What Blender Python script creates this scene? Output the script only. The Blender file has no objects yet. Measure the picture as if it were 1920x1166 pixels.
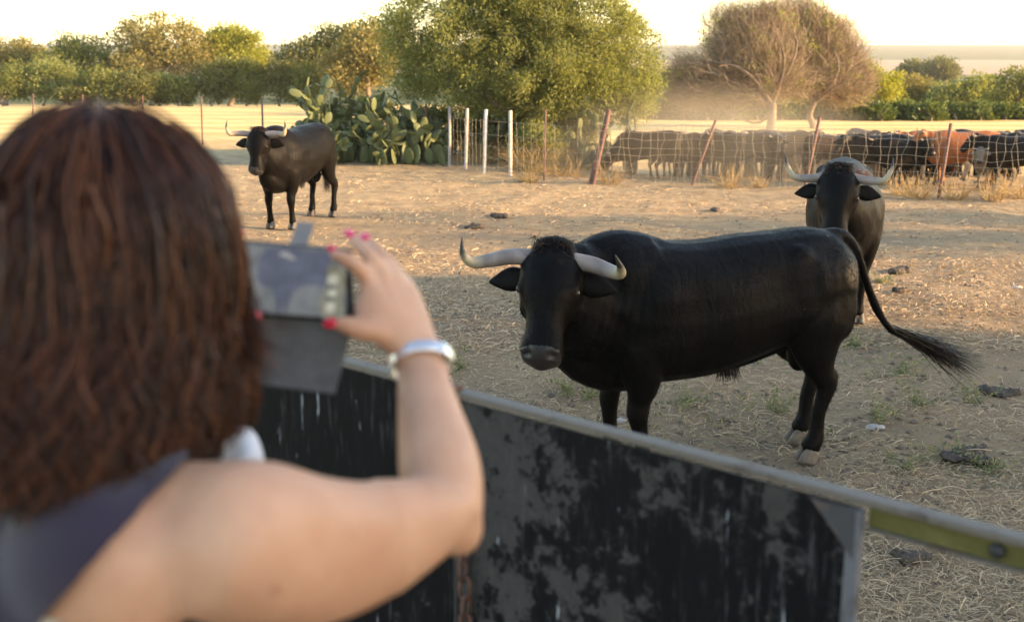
import bpy, bmesh, math, random
import numpy as np
from mathutils import Vector, Matrix, Quaternion
random.seed(7); rng = np.random.default_rng(7)
scene = bpy.context.scene
COL = scene.collection
R = math.radians

# ------------------------------------------------------------------ camera
FPX, HORIZON, CAM_H = 2130.0, 97.0, 2.40
PITCH = math.atan((583.0 - HORIZON) / FPX)
cam_data = bpy.data.cameras.new('camera')
cam_data.sensor_width = 36.0
cam_data.lens = FPX / 1920.0 * 36.0
cam_data.clip_start = 0.05
cam_data.clip_end = 20000.0
cam_data.dof.use_dof = True
cam_data.dof.focus_distance = 6.6
cam_data.dof.aperture_fstop = 3.4
cam = bpy.data.objects.new('camera', cam_data)
COL.objects.link(cam)
cam.location = (0, 0, CAM_H)
cam.rotation_euler = (math.pi / 2 - PITCH, 0, 0)
scene.camera = cam

# ------------------------------------------------------------------ sky and sun
SUN_EL = 13.0
SUN_AZ = 100.0            # compass angle from +Y towards +X
SUN_DIR = Vector((math.sin(R(SUN_AZ)) * math.cos(R(SUN_EL)), math.cos(R(SUN_AZ)) * math.cos(R(SUN_EL)), math.sin(R(SUN_EL))))
world = bpy.data.worlds.new('World')
scene.world = world
world.use_nodes = True
wn = world.node_tree
bg = wn.nodes['Background']
sky = wn.nodes.new('ShaderNodeTexSky')
sky.sky_type = 'NISHITA'
sky.sun_disc = False
sky.sun_elevation = R(SUN_EL)
sky.sun_rotation = R(SUN_AZ)
sky.air_density = 1.0
sky.dust_density = 0.6
sky.ozone_density = 1.5
wn.links.new(sky.outputs[0], bg.inputs[0])
bg.inputs[1].default_value = 0.15
sun_data = bpy.data.lights.new('sun', 'SUN')
sun_data.energy = 3.5
sun_data.angle = R(0.6)
sun_data.color = (1.0, 0.73, 0.46)
sun = bpy.data.objects.new('sun', sun_data)
COL.objects.link(sun)
sun.rotation_euler = (-SUN_DIR).to_track_quat('-Z', 'Y').to_euler()
sun.location = (30, -5, 20)
vs = scene.view_settings
vs.view_transform = 'Standard'
vs.look = 'None'
vs.gamma = 1.0
vs.exposure = 2.3
vs.use_white_balance = True
vs.white_balance_temperature = 7950
vs.white_balance_tint = 14
scene.cycles.use_denoising = True
scene.cycles.max_bounces = 8
scene.cycles.volume_bounces = 0
scene.cycles.transparent_max_bounces = 16
scene.cycles.sample_clamp_indirect = 6.0
scene.render.film_transparent = False

# ------------------------------------------------------------------ helpers
def PX(u, v, d):
    """point seen at photo pixel u, v, at depth d metres along the view axis"""
    cp, sp = math.cos(PITCH), math.sin(PITCH)
    a, b = (u - 960) / FPX, (583 - v) / FPX
    return Vector((a * d, d * (cp + sp * b), CAM_H + d * (-sp + cp * b)))
def GR(u, v, z=0.0):
    """point of the level z seen at photo pixel u, v"""
    p = PX(u, v, 1.0) - Vector((0, 0, CAM_H))
    t = (z - CAM_H) / p.z
    return Vector((p.x * t, p.y * t, z))
def sstep(a, b, x):
    t = np.clip((x - a) / (b - a), 0, 1)
    return t * t * (3 - 2 * t)
_FY = [-400, 48, 60, 120, 300, 600, 1000, 2000, 3000, 7000]
_FZ = [0, 0, -.4, -3, -8, -8.3, -4.6, 14.0, 11, 11]
def hz(x, y):
    """height of the terrain"""
    x = np.asarray(x, float); y = np.asarray(y, float)
    sx = sstep(-.5, 4.0, x)
    z = -0.60 * np.exp(-((y - 29.5) / 5.2) ** 2) * sx
    z = z - 0.38 * sx * sstep(26, 36, y)
    z = z + np.interp(y, _FY, _FZ)
    near = sstep(3, 8, y) * (1 - sstep(25, 45, y))
    z = z + near * (0.018 * np.sin(x * 2.1 + y * .7) * np.sin(y * 1.7 - x * .4) + 0.012 * np.sin(x * 4.7 - y * 2.3))
    return z
def gz(x, y): return float(hz(x, y))
def GT(u, v):
    """point of the terrain seen at photo pixel u, v"""
    z = 0.0
    for _ in range(30):
        p = GR(u, v, z); z = 0.5 * z + 0.5 * gz(p.x, p.y)
    return GR(u, v, z)

def tag(o, label=None, cat=None, group=None, kind=None):
    if label: o['label'] = label
    if cat: o['category'] = cat
    if group: o['group'] = group
    if kind: o['kind'] = kind
    return o
def empty(name, loc=(0, 0, 0), rz=0.0):
    o = bpy.data.objects.new(name, None); COL.objects.link(o)
    o.location = loc; o.rotation_euler = (0, 0, rz); o.empty_display_size = .2
    return o
def link(name, me, mat=None, parent=None, smooth=True):
    o = bpy.data.objects.new(name, me); COL.objects.link(o)
    if mat is not None and len(me.materials) == 0: me.materials.append(mat)
    if parent is not None: o.parent = parent
    if smooth and len(me.polygons): me.shade_smooth()
    return o
def pymesh(name, V, F):
    me = bpy.data.meshes.new(name)
    me.from_pydata([tuple(v) for v in V], [], F); me.update()
    return me
def npmesh(name, V, k):
    """V: (N*k,3) array, each run of k vertices is one face"""
    V = np.ascontiguousarray(V, dtype=np.float32).reshape(-1, 3)
    n = len(V) // k
    me = bpy.data.meshes.new(name)
    me.vertices.add(len(V)); me.loops.add(len(V)); me.polygons.add(n)
    me.vertices.foreach_set('co', V.ravel())
    me.loops.foreach_set('vertex_index', np.arange(len(V), dtype=np.int32))
    me.polygons.foreach_set('loop_start', np.arange(0, len(V), k, dtype=np.int32))
    me.polygons.foreach_set('loop_total', np.full(n, k, dtype=np.int32))
    me.update(calc_edges=True)
    return me
def stripmesh(name, P, W):
    """ribbons: P (N,S,3) spines, W (N,S,3) half width vectors -> quads sharing vertices"""
    N, S, _ = P.shape
    V = np.stack([P - W, P + W], axis=2).reshape(-1, 3)
    base = (np.arange(N) * S * 2)[:, None] + (np.arange(S - 1) * 2)[None, :]
    Fq = np.stack([base, base + 1, base + 3, base + 2], axis=-1).reshape(-1, 4)
    me = bpy.data.meshes.new(name)
    me.vertices.add(len(V)); me.loops.add(Fq.size); me.polygons.add(len(Fq))
    me.vertices.foreach_set('co', V.astype(np.float32).ravel())
    me.loops.foreach_set('vertex_index', Fq.astype(np.int32).ravel())
    me.polygons.foreach_set('loop_start', np.arange(0, Fq.size, 4, dtype=np.int32))
    me.polygons.foreach_set('loop_total', np.full(len(Fq), 4, dtype=np.int32))
    me.update(calc_edges=True)
    return me
def tubemesh(name, P, Rr, n=4):
    """tubes: P (N,S,3) spines, Rr (N,S) radii"""
    N, S, _ = P.shape
    T = np.gradient(P, axis=1); T /= np.linalg.norm(T, axis=2, keepdims=True) + 1e-9
    ref = np.where(np.abs(T[..., 2:3]) < .9, np.array([0, 0, 1.]), np.array([1., 0, 0]))
    A = np.cross(T, ref); A /= np.linalg.norm(A, axis=2, keepdims=True) + 1e-9
    B = np.cross(T, A)
    th = np.arange(n) / n * 2 * np.pi
    V = P[:, :, None, :] + Rr[:, :, None, None] * (A[:, :, None, :] * np.cos(th)[None, None, :, None] + B[:, :, None, :] * np.sin(th)[None, None, :, None])
    V = V.reshape(-1, 3)
    i = np.arange(N)[:, None, None] * S * n; j = np.arange(S - 1)[None, :, None] * n; k = np.arange(n)[None, None, :]
    a = i + j + k; b = i + j + (k + 1) % n
    Fq = np.stack([a, b, b + n, a + n], axis=-1).reshape(-1, 4)
    me = bpy.data.meshes.new(name)
    me.vertices.add(len(V)); me.loops.add(Fq.size); me.polygons.add(len(Fq))
    me.vertices.foreach_set('co', V.astype(np.float32).ravel())
    me.loops.foreach_set('vertex_index', Fq.astype(np.int32).ravel())
    me.polygons.foreach_set('loop_start', np.arange(0, Fq.size, 4, dtype=np.int32))
    me.polygons.foreach_set('loop_total', np.full(len(Fq), 4, dtype=np.int32))
    me.update(calc_edges=True)
    return me

def spline(pts, k=4):
    """Catmull-Rom through tuples of numbers"""
    A = np.array(pts, float); n = len(A); out = []
    for i in range(n - 1):
        p0, p1, p2, p3 = A[max(i - 1, 0)], A[i], A[i + 1], A[min(i + 2, n - 1)]
        for j in range(k):
            t = j / k
            out.append(.5 * (2 * p1 + (p2 - p0) * t + (2 * p0 - 5 * p1 + 4 * p2 - p3) * t * t + (3 * p1 - p0 - 3 * p2 + p3) * t ** 3))
    out.append(A[-1]); return np.array(out)
class Acc:
    """collects closed shapes as vertices and faces"""
    def __init__(s): s.V = []; s.F = []
    def loft(s, pts, side=(0, 1, 0), n=14, k=4, pw=2.0, cap=.55):
        """pts: (x, y, z, r_side, r_up); closed tapered body"""
        A = spline([tuple(p) for p in pts], k)
        P = A[:, :3]; T = np.gradient(P, axis=0); T /= np.linalg.norm(T, axis=1, keepdims=True) + 1e-9
        b0 = len(s.V); side = np.array(side, float)
        th = np.arange(n) / n * 2 * np.pi
        c, d = np.cos(th), np.sin(th)
        c = np.sign(c) * np.abs(c) ** (2 / pw); d = np.sign(d) * np.abs(d) ** (2 / pw)
        for p, t, (rs, ru) in zip(P, T, A[:, 3:5]):
            sv = side - t * side.dot(t); sv /= np.linalg.norm(sv) + 1e-9
            uv = np.cross(t, sv)
            for a, e in zip(c, d): s.V.append(p + sv * rs * a + uv * ru * e)
        m = len(P)
        for i in range(m - 1):
            for j in range(n):
                a = b0 + i * n + j; b = b0 + i * n + (j + 1) % n
                s.F.append((a, b, b + n, a + n))
        s.V.append(P[0] - T[0] * min(A[0, 3:5]) * cap); i0 = len(s.V) - 1
        s.V.append(P[-1] + T[-1] * min(A[-1, 3:5]) * cap); i1 = len(s.V) - 1
        for j in range(n):
            s.F.append((i0, b0 + (j + 1) % n, b0 + j))
            q = b0 + (m - 1) * n
            s.F.append((i1, q + j, q + (j + 1) % n))
        return s
    def ell(s, c, r, rot=None, n=12, m=8):
        c = np.array(c, float); b0 = len(s.V)
        M = np.array(rot) if rot is not None else np.eye(3)
        for i in range(1, m):
            ph = math.pi * i / m
            for j in range(n):
                t = 2 * math.pi * j / n
                s.V.append(c + M @ np.array([r[0] * math.sin(ph) * math.cos(t), r[1] * math.sin(ph) * math.sin(t), r[2] * math.cos(ph)]))
        s.V.append(c + M @ np.array([0, 0, r[2]])); s.V.append(c - M @ np.array([0, 0, r[2]]))
        t0, t1 = len(s.V) - 2, len(s.V) - 1
        for i in range(m - 2):
            for j in range(n):
                a = b0 + i * n + j; b = b0 + i * n + (j + 1) % n
                s.F.append((a, a + n, b + n, b))
        for j in range(n):
            s.F.append((t0, b0 + j, b0 + (j + 1) % n))
            q = b0 + (m - 2) * n
            s.F.append((t1, q + (j + 1) % n, q + j))
        return s
    def box(s, c, h, rot=None):
        c = np.array(c, float); M = np.array(rot) if rot is not None else np.eye(3); b = len(s.V)
        for x in (-1, 1):
            for y in (-1, 1):
                for z in (-1, 1): s.V.append(c + M @ (np.array(h, float) * (x, y, z)))
        for f in ((0, 1, 3, 2), (4, 6, 7, 5), (0, 4, 5, 1), (2, 3, 7, 6), (0, 2, 6, 4), (1, 5, 7, 3)): s.F.append(tuple(b + i for i in f))
        return s
    def mesh(s, name): return pymesh(name, s.V, s.F)
def remeshed(name, acc, voxel, smooth=6, factor=.5):
    me = acc.mesh(name + '_raw'); o = bpy.data.objects.new('tmp', me); COL.objects.link(o)
    m = o.modifiers.new('r', 'REMESH'); m.mode = 'VOXEL'; m.voxel_size = voxel
    if smooth:
        k = o.modifiers.new('s', 'SMOOTH'); k.factor = factor; k.iterations = smooth
    dg = bpy.context.evaluated_depsgraph_get()
    out = bpy.data.meshes.new_from_object(o.evaluated_get(dg))
    bpy.data.objects.remove(o); bpy.data.meshes.remove(me)
    out.name = name; return out
def coords(me):
    a = np.empty(len(me.vertices) * 3, np.float32); me.vertices.foreach_get('co', a); return a.reshape(-1, 3).astype(float)
def normals(me):
    a = np.empty(len(me.vertices) * 3, np.float32); me.vertex_normals.foreach_get('vector', a); return a.reshape(-1, 3).astype(float)
def setco(me, V): me.vertices.foreach_set('co', V.astype(np.float32).ravel()); me.update()
def relax(me, mask, iters, f=.5):
    """smooth chosen vertices of a mesh"""
    e = np.empty(len(me.edges) * 2, np.int32); me.edges.foreach_get('vertices', e); e = e.reshape(-1, 2); V = coords(me); n = len(V)
    a = np.concatenate([e[:, 0], e[:, 1]]); b = np.concatenate([e[:, 1], e[:, 0]]); deg = np.bincount(a, minlength=n)[:, None] + 1e-9
    w = np.asarray(mask, float)[:, None] * f
    for _ in range(iters):
        S = np.stack([np.bincount(a, V[b, k], n) for k in range(3)], 1) / deg; V = V + (S - V) * w
    setco(me, V)
def bevel_box(name, size, w=.01, seg=2):
    bm = bmesh.new(); bmesh.ops.create_cube(bm, size=1.0)
    bmesh.ops.scale(bm, vec=size, verts=bm.verts)
    bmesh.ops.bevel(bm, geom=list(bm.edges), offset=w, segments=seg, affect='EDGES', profile=.6)
    me = bpy.data.meshes.new(name); bm.to_mesh(me); bm.free(); return me

# ------------------------------------------------------------------ materials
class NT:
    def __init__(s, name):
        s.m = bpy.data.materials.new(name); s.m.use_nodes = True; s.t = s.m.node_tree
        s.b = s.t.nodes['Principled BSDF']; s.out = s.t.nodes['Material Output']
    def n(s, typ, **kw):
        o = s.t.nodes.new('ShaderNode' + typ)
        for k, v in kw.items():
            if k[0] == 'i': o.inputs[int(k[1:]) if k[1:].isdigit() else k[1:]].default_value = v
            else: setattr(o, k, v)
        return o
    def l(s, a, b): s.t.links.new(a, b)
    def coord(s, which='Object', scale=(1, 1, 1)):
        c = s.n('TexCoord'); mp = s.n('Mapping'); s.l(c.outputs[which], mp.inputs[0]); mp.inputs['Scale'].default_value = scale
        return mp.outputs[0]
    def noise(s, vec, scale, detail=4, rough=.55, dist=0.0):
        o = s.n('TexNoise'); s.l(vec, o.inputs['Vector']); o.inputs['Scale'].default_value = scale
        o.inputs['Detail'].default_value = detail; o.inputs['Roughness'].default_value = rough; o.inputs['Distortion'].default_value = dist
        return o.outputs[0]
    def ramp(s, fac, stops):
        o = s.n('ValToRGB'); s.l(fac, o.inputs[0]); e = o.color_ramp.elements
        while len(e) < len(stops): e.new(.5)
        for el, (p, c) in zip(e, stops):
            el.position = p; el.color = (c, c, c, 1) if isinstance(c, (int, float)) else (*c, 1)
        return o.outputs[0]
    def mix(s, fac, a, b, blend='MIX'):
        o = s.n('Mix', data_type='RGBA', blend_type=blend)
        for val, i in ((fac, 0), (a, 6), (b, 7)):
            if hasattr(val, 'links'): s.l(val, o.inputs[i])
            else: o.inputs[i].default_value = val if i == 0 else (*val, 1)
        return o.outputs[2]
    def math(s, op, a, b=0.0, clamp=False):
        o = s.n('Math', operation=op, use_clamp=clamp)
        for i, v in enumerate((a, b)):
            if hasattr(v, 'links'): s.l(v, o.inputs[i])
            else: o.inputs[i].default_value = v
        return o.outputs[0]
    def bump(s, h, strength=.5, dist=.01, normal=None):
        o = s.n('Bump'); s.l(h, o.inputs['Height']); o.inputs['Strength'].default_value = strength; o.inputs['Distance'].default_value = dist
        if normal is not None: s.l(normal, o.inputs['Normal'])
        return o.outputs[0]
    def set(s, **kw):
        names = dict(col='Base Color', rough='Roughness', metal='Metallic', spec='Specular IOR Level', sheen='Sheen Weight', sss='Subsurface Weight', nrm='Normal', coat='Coat Weight', em='Emission Color', ems='Emission Strength')
        for k, v in kw.items():
            i = s.b.inputs[names[k]]
            if hasattr(v, 'links'): s.l(v, i)
            elif isinstance(v, tuple): i.default_value = (*v, 1) if len(v) == 3 else v
            else: i.default_value = v
        return s.m
def simple(name, col, rough=.7, var=.25, scale=20, bump=.3, metal=0.0, spec=.5, dist=.004):
    t = NT(name); c = t.coord(); nz = t.noise(c, scale, 5)
    f = t.ramp(nz, [(.3, 0.0), (.7, 1.0)])
    a = tuple(x * (1 - var) for x in col); b = tuple(min(1, x * (1 + var)) for x in col)
    t.set(col=t.mix(f, a, b), rough=rough, metal=metal, spec=spec, nrm=t.bump(t.noise(c, scale * 4, 4), bump, dist)); return t.m
def leafmat(name, cols, rough=.6, trans=.35, tcol=None):
    """leaf colours picked leaf by leaf, some light passes through"""
    t = NT(name); g = t.n('NewGeometry')
    stops = [(i / (len(cols) - 1) if len(cols) > 1 else 0, c) for i, c in enumerate(cols)]
    col = t.ramp(g.outputs['Random Per Island'], stops)
    t.set(col=col, rough=rough, spec=.25)
    tr = t.n('BsdfTranslucent'); tc = t.mix(1.0, col, tcol or (1.6, 1.5, .7), 'MULTIPLY'); t.l(tc, tr.inputs[0])
    mx = t.n('MixShader'); mx.inputs[0].default_value = trans
    t.l(t.b.outputs[0], mx.inputs[1]); t.l(tr.outputs[0], mx.inputs[2]); t.l(mx.outputs[0], t.out.inputs[0])
    return t.m
# ------------------------------------------------------------------ ground
def ground_material():
    t = NT('ground_soil_and_straw'); c = t.coord()
    sep = t.n('SeparateXYZ'); t.l(c, sep.inputs[0]); X, Y = sep.outputs[0], sep.outputs[1]
    n1 = t.noise(c, .55, 6, .6); n2 = t.noise(c, 5.5, 6, .65, .3); n3 = t.noise(c, 38, 5, .7)
    st = t.coord(scale=(1, 1, 1)); mp = t.n('Mapping'); t.l(st, mp.inputs[0]); mp.inputs['Scale'].default_value = (7, 22, 1); mp.inputs['Rotation'].default_value = (0, 0, .3)
    n4 = t.noise(mp.outputs[0], 3.0, 6, .7, .6)
    soil = t.mix(n2, (.066, .047, .035), (.25, .178, .122))
    soil = t.mix(t.ramp(n3, [(.35, 0.0), (.7, .55)]), soil, (.26, .20, .14))
    straw = t.mix(n4, (.18, .12, .07), (.48, .34, .195))
    cover = t.ramp(t.math('ADD', t.math('MULTIPLY', n1, .7), t.math('MULTIPLY', n2, .4)), [(.38, .12), (.66, .80)])
    near = t.mix(cover, soil, straw)
    # drier, more golden towards the fence, then mown stubble behind it
    yy = t.math('ADD', Y, t.math('MULTIPLY', t.math('SUBTRACT', n1, .5), 7.0))
    nmid = t.ramp(t.noise(c, 2.6, 9, .78, .4), [(.34, 0.0), (.66, 1.0)])
    gold = t.mix(nmid, (.19, .14, .088), (.55, .40, .22))
    f1 = t.ramp(t.math('DIVIDE', t.math('SUBTRACT', yy, 10.0), 12.0, True), [(0, 0.0), (1, .85)])
    pas = t.mix(f1, near, gold)
    band = t.n('TexWave', wave_type='BANDS', bands_direction='Y'); t.l(c, band.inputs[0]); band.inputs['Scale'].default_value = .12; band.inputs['Distortion'].default_value = 5; band.inputs['Detail'].default_value = 3
    stub = t.mix(band.outputs[1], (.56, .375, .15), (.70, .505, .235))
    f2 = t.ramp(t.math('DIVIDE', t.math('SUBTRACT', yy, 26.0), 10.0, True), [(0, 0.0), (1, 1.0)])
    col = t.mix(f2, pas, stub)
    # the valley and the hill slopes far off
    n5 = t.noise(c, .012, 5, .6)
    n6 = t.noise(c, .09, 4, .7)
    vor = t.n('TexVoronoi'); t.l(c, vor.inputs['Vector']); vor.inputs['Scale'].default_value = .07
    green = t.mix(t.ramp(vor.outputs['Distance'], [(.2, 0.0), (.65, 1.0)]), (.016, .034, .010), t.mix(n5, (.05, .075, .022), (.085, .095, .035)))
    fd = t.ramp(t.math('DIVIDE', t.math('SUBTRACT', Y, 70.0), 60.0, True), [(0, 0.0), (1, 1.0)])
    col = t.mix(fd, col, green)
    yf = t.math('ADD', Y, t.math('MULTIPLY', n5, 160.0))
    ft = t.math('MULTIPLY', t.math('GREATER_THAN', yf, 640.0), t.math('LESS_THAN', yf, 1080.0))
    col = t.mix(ft, col, (.30, .215, .14))
    vh = t.n('TexVoronoi', feature='SMOOTH_F1'); t.l(c, vh.inputs['Vector']); vh.inputs['Scale'].default_value = 4.5; vh.inputs['Smoothness'].default_value = .6
    hgt = t.math('ADD', t.math('ADD', n2, t.math('MULTIPLY', vh.outputs['Distance'], .9)), t.math('ADD', t.math('MULTIPLY', n3, .5), t.math('MULTIPLY', n4, .5)))
    t.set(col=col, rough=.95, spec=.15, nrm=t.bump(hgt, .9, .035))
    return t.m
ys = np.concatenate([np.linspace(-300, -10, 14), np.linspace(-8, 2, 6), np.linspace(2.5, 24, 110), np.linspace(24.4, 52, 70), np.geomspace(54, 7000, 60)])
ts = np.linspace(-1, 1, 141); ts = np.sign(ts) * np.abs(ts) ** 1.7
Yg, Tg = np.meshgrid(ys, ts, indexing='ij')
Xg = Tg * (70 + 1.1 * np.abs(Yg))
Zg = hz(Xg, Yg)
nt_, ny_ = len(ts), len(ys)
idx = np.arange(ny_ * nt_).reshape(ny_, nt_)
Fg = np.stack([idx[:-1, :-1], idx[:-1, 1:], idx[1:, 1:], idx[1:, :-1]], -1).reshape(-1, 4)
me = pymesh('ground', np.stack([Xg, Yg, Zg], -1).reshape(-1, 3), [tuple(map(int, f)) for f in Fg])
ground = link('ground', me, ground_material()); tag(ground, kind='structure')

def in_view(n, y0, y1, power=1.0, margin=1.12, xmin=None):
    """random places on the ground inside the picture, denser near by"""
    u = rng.random(n); y = (y0 ** (1 - power) + u * (y1 ** (1 - power) - y0 ** (1 - power))) ** (1 / (1 - power)) if power != 1 else y0 * (y1 / y0) ** u
    x = (rng.random(n) * 2 - 1) * .4507 * margin * (y + .3)
    return x, y
def patchy(x, y, s=1.0, ph=0.0):
    v = np.sin(x * 1.3 * s + 1.7 * np.sin(y * .9 * s + ph)) + np.sin(y * 1.9 * s + 1.3 * np.sin(x * 1.1 * s + 2 * ph)) + .6 * np.sin((x + y) * 3.1 * s + ph)
    return (v + 2.6) / 5.2
# loose straw lying about, thin curved stalks
def straw(n, y0, y1, lmin, lmax, wid, lift, seed, power=1.5, thr=.42):
    x, y = in_view(n, y0, y1, power)
    keep = rng.random(n) < np.clip((.6 * patchy(x, y, .8, seed) + .4 * patchy(x, y, 2.9, seed + 1) - thr) * 3.6 + .5, .06, 1); x, y = x[keep], y[keep]; n = len(x)
    L = lmin + (lmax - lmin) * rng.random(n) ** 2
    az = rng.random(n) * 2 * np.pi; bend = rng.normal(0, .8, n) * (rng.random(n) < .6)
    tilt = np.abs(rng.normal(0, .11, n)); S = 5
    s = np.linspace(-.5, .5, S)[None, :]
    a = az[:, None] + bend[:, None] * s
    dx = np.cumsum(np.cos(a), 1) * L[:, None] / S; dy = np.cumsum(np.sin(a), 1) * L[:, None] / S
    px, py = x[:, None] + dx, y[:, None] + dy
    arch = (1 - (2 * s) ** 2) * L[:, None] * rng.random(n)[:, None] * lift
    pz = hz(px, py) + .004 + arch + np.clip((s + .5) * L[:, None] * np.sin(tilt)[:, None], 0, None) + rng.random(n)[:, None] * .012
    P = np.stack([px, py, pz], -1)
    w = wid * (.6 + .8 * rng.random(n))[:, None] * (1 + .05 * y[:, None])
    W = np.stack([-np.sin(a) * w, np.cos(a) * w, np.full_like(a, 0) + w * (rng.random(n)[:, None] - .3) * 1.4], -1)
    return P, W
parts = [straw(80000, 3.9, 14, .025, .15, .0011, .12, .3, 1.7), straw(46000, 9, 25, .04, .17, .0020, .12, 1.3, 1.4), straw(3500, 3.9, 10, .14, .34, .0009, .14, .3, 1.4, .5), straw(8000, 10.3, 13.2, .04, .18, .0019, .2, .0, 1.2, .1)]
straw_mat = leafmat('dry_straw', [(.28, .19, .115), (.44, .31, .18), (.56, .42, .26), (.36, .25, .15), (.62, .48, .31), (.22, .155, .10)], .7, .12, (1.1, 1, .8))
o = link('straw_litter', stripmesh('straw_litter', np.concatenate([p[0] for p in parts]), np.concatenate([p[1] for p in parts])), straw_mat)
tag(o, 'loose dry straw scattered over the trampled pasture', 'straw', kind='stuff')
# crumbs of soil
def crumbs(n, y0, y1, rmin, rmax):
    x, y = in_view(n, y0, y1, 1.8)
    keep = rng.random(n) < np.clip(1.25 - patchy(x, y, .8, .3) * 1.3, .05, 1); x, y = x[keep], y[keep]; n = len(x)
    r = rmin + (rmax - rmin) * rng.random(n) ** 4
    b = np.array([(1, 0, 0), (-1, 0, 0), (0, 1, 0), (0, -1, 0), (0, 0, 1), (0, 0, -.6)], float)
    V = b[None] * (r[:, None, None] * (.6 + .8 * rng.random((n, 6, 1))))
    V[:, :, 2] *= .55
    th = rng.random(n) * 6.28; c, s = np.cos(th)[:, None], np.sin(th)[:, None]
    X = V[:, :, 0] * c - V[:, :, 1] * s + x[:, None]; Y = V[:, :, 0] * s + V[:, :, 1] * c + y[:, None]
    Z = V[:, :, 2] + hz(x, y)[:, None] + r[:, None] * .12
    f = np.array([(0, 2, 4), (2, 1, 4), (1, 3, 4), (3, 0, 4)])
    return np.stack([X, Y, Z], -1)[:, f, :].reshape(-1, 3)
soil_crumb = simple('soil_crumb', (.12, .09, .065), .95, .4, 3, .4)
o = link('soil_crumbs', npmesh('soil_crumbs', crumbs(26000, 3.8, 18, .006, .032), 3), soil_crumb, smooth=False)
tag(o, 'small crumbs of dry dark soil on the pasture', 'soil', kind='stuff')
# ------------------------------------------------------------------ cattle
def coat_material(name, base, dusty=.0, warm=(.0075, .0058, .0050), rump=None, specks=True, spec=.07):
    t = NT(name); c = t.coord()
    fold = t.coord(scale=(1.6, 1.0, .75)); hair = t.coord(scale=(18, 18, 5)); nh = t.noise(hair, 14, 5, .7, .4); nb = t.noise(c, 2.2, 4, .6); nm = t.noise(c, 9, 4, .6)
    col = t.mix(t.ramp(nb, [(.35, 0.0), (.75, .55)]), base, warm)
    col = t.mix(t.math('MULTIPLY', nh, .35), col, tuple(min(1, x * 1.5) for x in base))
    if dusty > 0:
        col = t.mix(t.math('MULTIPLY', t.ramp(nm, [(.3, .3), (.7, 1.0)]), dusty), col, (.30, .23, .16))
    if specks:
        vo = t.n('TexVoronoi', feature='F1'); t.l(c, vo.inputs['Vector']); vo.inputs['Scale'].default_value = 16
        wn_ = t.n('TexWhiteNoise', noise_dimensions='3D'); t.l(vo.outputs['Position'], wn_.inputs['Vector'])
        sp = t.math('MULTIPLY', t.math('LESS_THAN', vo.outputs['Distance'], .055), t.math('GREATER_THAN', wn_.outputs[0], .90))
        col = t.mix(sp, col, (.42, .36, .28))
    if rump is not None:
        vd = t.n('VectorMath', operation='DISTANCE'); t.l(c, vd.inputs[0]); vd.inputs[1].default_value = rump
        cr = t.noise(c, 34, 5, .75)
        f = t.math('MULTIPLY', t.ramp(vd.outputs['Value'], [(.02, 1.0), (.10, 0.0)]), t.ramp(cr, [(.42, 0.0), (.55, 1.0)]))
        col = t.mix(t.math('MULTIPLY', f, 1.0, True), col, (.26, .165, .10))
    ro = t.ramp(nm, [(.3, .38), (.75, .54)])
    t.set(col=col, rough=ro, spec=spec, nrm=t.bump(nh, .35, .007, t.bump(t.noise(fold, 5.0, 4, .6, .6), .35, .035))); return t.m
COAT_BLACK = coat_material('black_bull_coat', (.0030, .0027, .0027), rump=(-.80, .215, 1.15))
COAT_DUSTY = coat_material('dusty_black_coat', (.0042, .0036, .0032), dusty=.0, spec=.05)
def horn_material(name, tip=(.02, .017, .014)):
    t = NT(name); a = t.n('Attribute', attribute_name='along'); c = t.coord()
    n = t.noise(c, 30, 5, .7); st = t.coord(scale=(1, 1, 1))
    wv = t.n('TexWave', wave_type='BANDS'); wv.inputs['Scale'].default_value = 3.0; wv.inputs['Distortion'].default_value = 9.0; wv.inputs['Detail'].default_value = 4; t.l(c, wv.inputs[0])
    base = t.mix(t.math('ADD', t.math('MULTIPLY', n, .6), t.math('MULTIPLY', wv.outputs[1], .4)), (.13, .10, .092), (.30, .245, .215))
    col = t.mix(t.ramp(a.outputs['Fac'], [(.42, 0.0), (.60, 1.0)]), base, (.34, .285, .185))
    f = t.math('ADD', a.outputs['Fac'], t.math('MULTIPLY', t.math('SUBTRACT', n, .5), .12))
    col = t.mix(t.ramp(f, [(.74, 0.0), (.84, 1.0)]), col, tip)
    t.set(col=col, rough=.5, spec=.35, nrm=t.bump(t.math('ADD', n, t.math('MULTIPLY', wv.outputs[1], .5)), .5, .004)); return t.m
HORN = horn_material('horn_pale_with_dark_tip'); HORN_L = horn_material('horn_pale_tip', (.16, .13, .09))
HOOF = simple('hoof_keratin', (.115, .092, .072), .75, .3, 25, .3)
def nose_material():
    t = NT('wet_nose'); c = t.coord(); n = t.noise(c, 60, 3)
    t.set(col=(.022, .019, .019), rough=.38, spec=.35, nrm=t.bump(n, .5, .003)); return t.m
NOSE = nose_material()
EYE = NT('eye_dark').set(col=(.006, .004, .003), rough=.06, spec=.8)
LIDS = NT('eyelid').set(col=(.035, .028, .024), rough=.45)
TUFT = leafmat('black_hair', [(.008, .007, .006), (.02, .016, .013), (.012, .01, .009)], .45, .0)
CURL = leafmat('brown_black_hair', [(.008, .007, .006), (.05, .026, .014), (.012, .01, .009)], .5, .0)
MANE = leafmat('sunlit_mane_hair', [(.10, .035, .015), (.17, .065, .028), (.06, .022, .012)], .5, .1)  # warm sunlight on the mane, put into the hair colour

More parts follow.
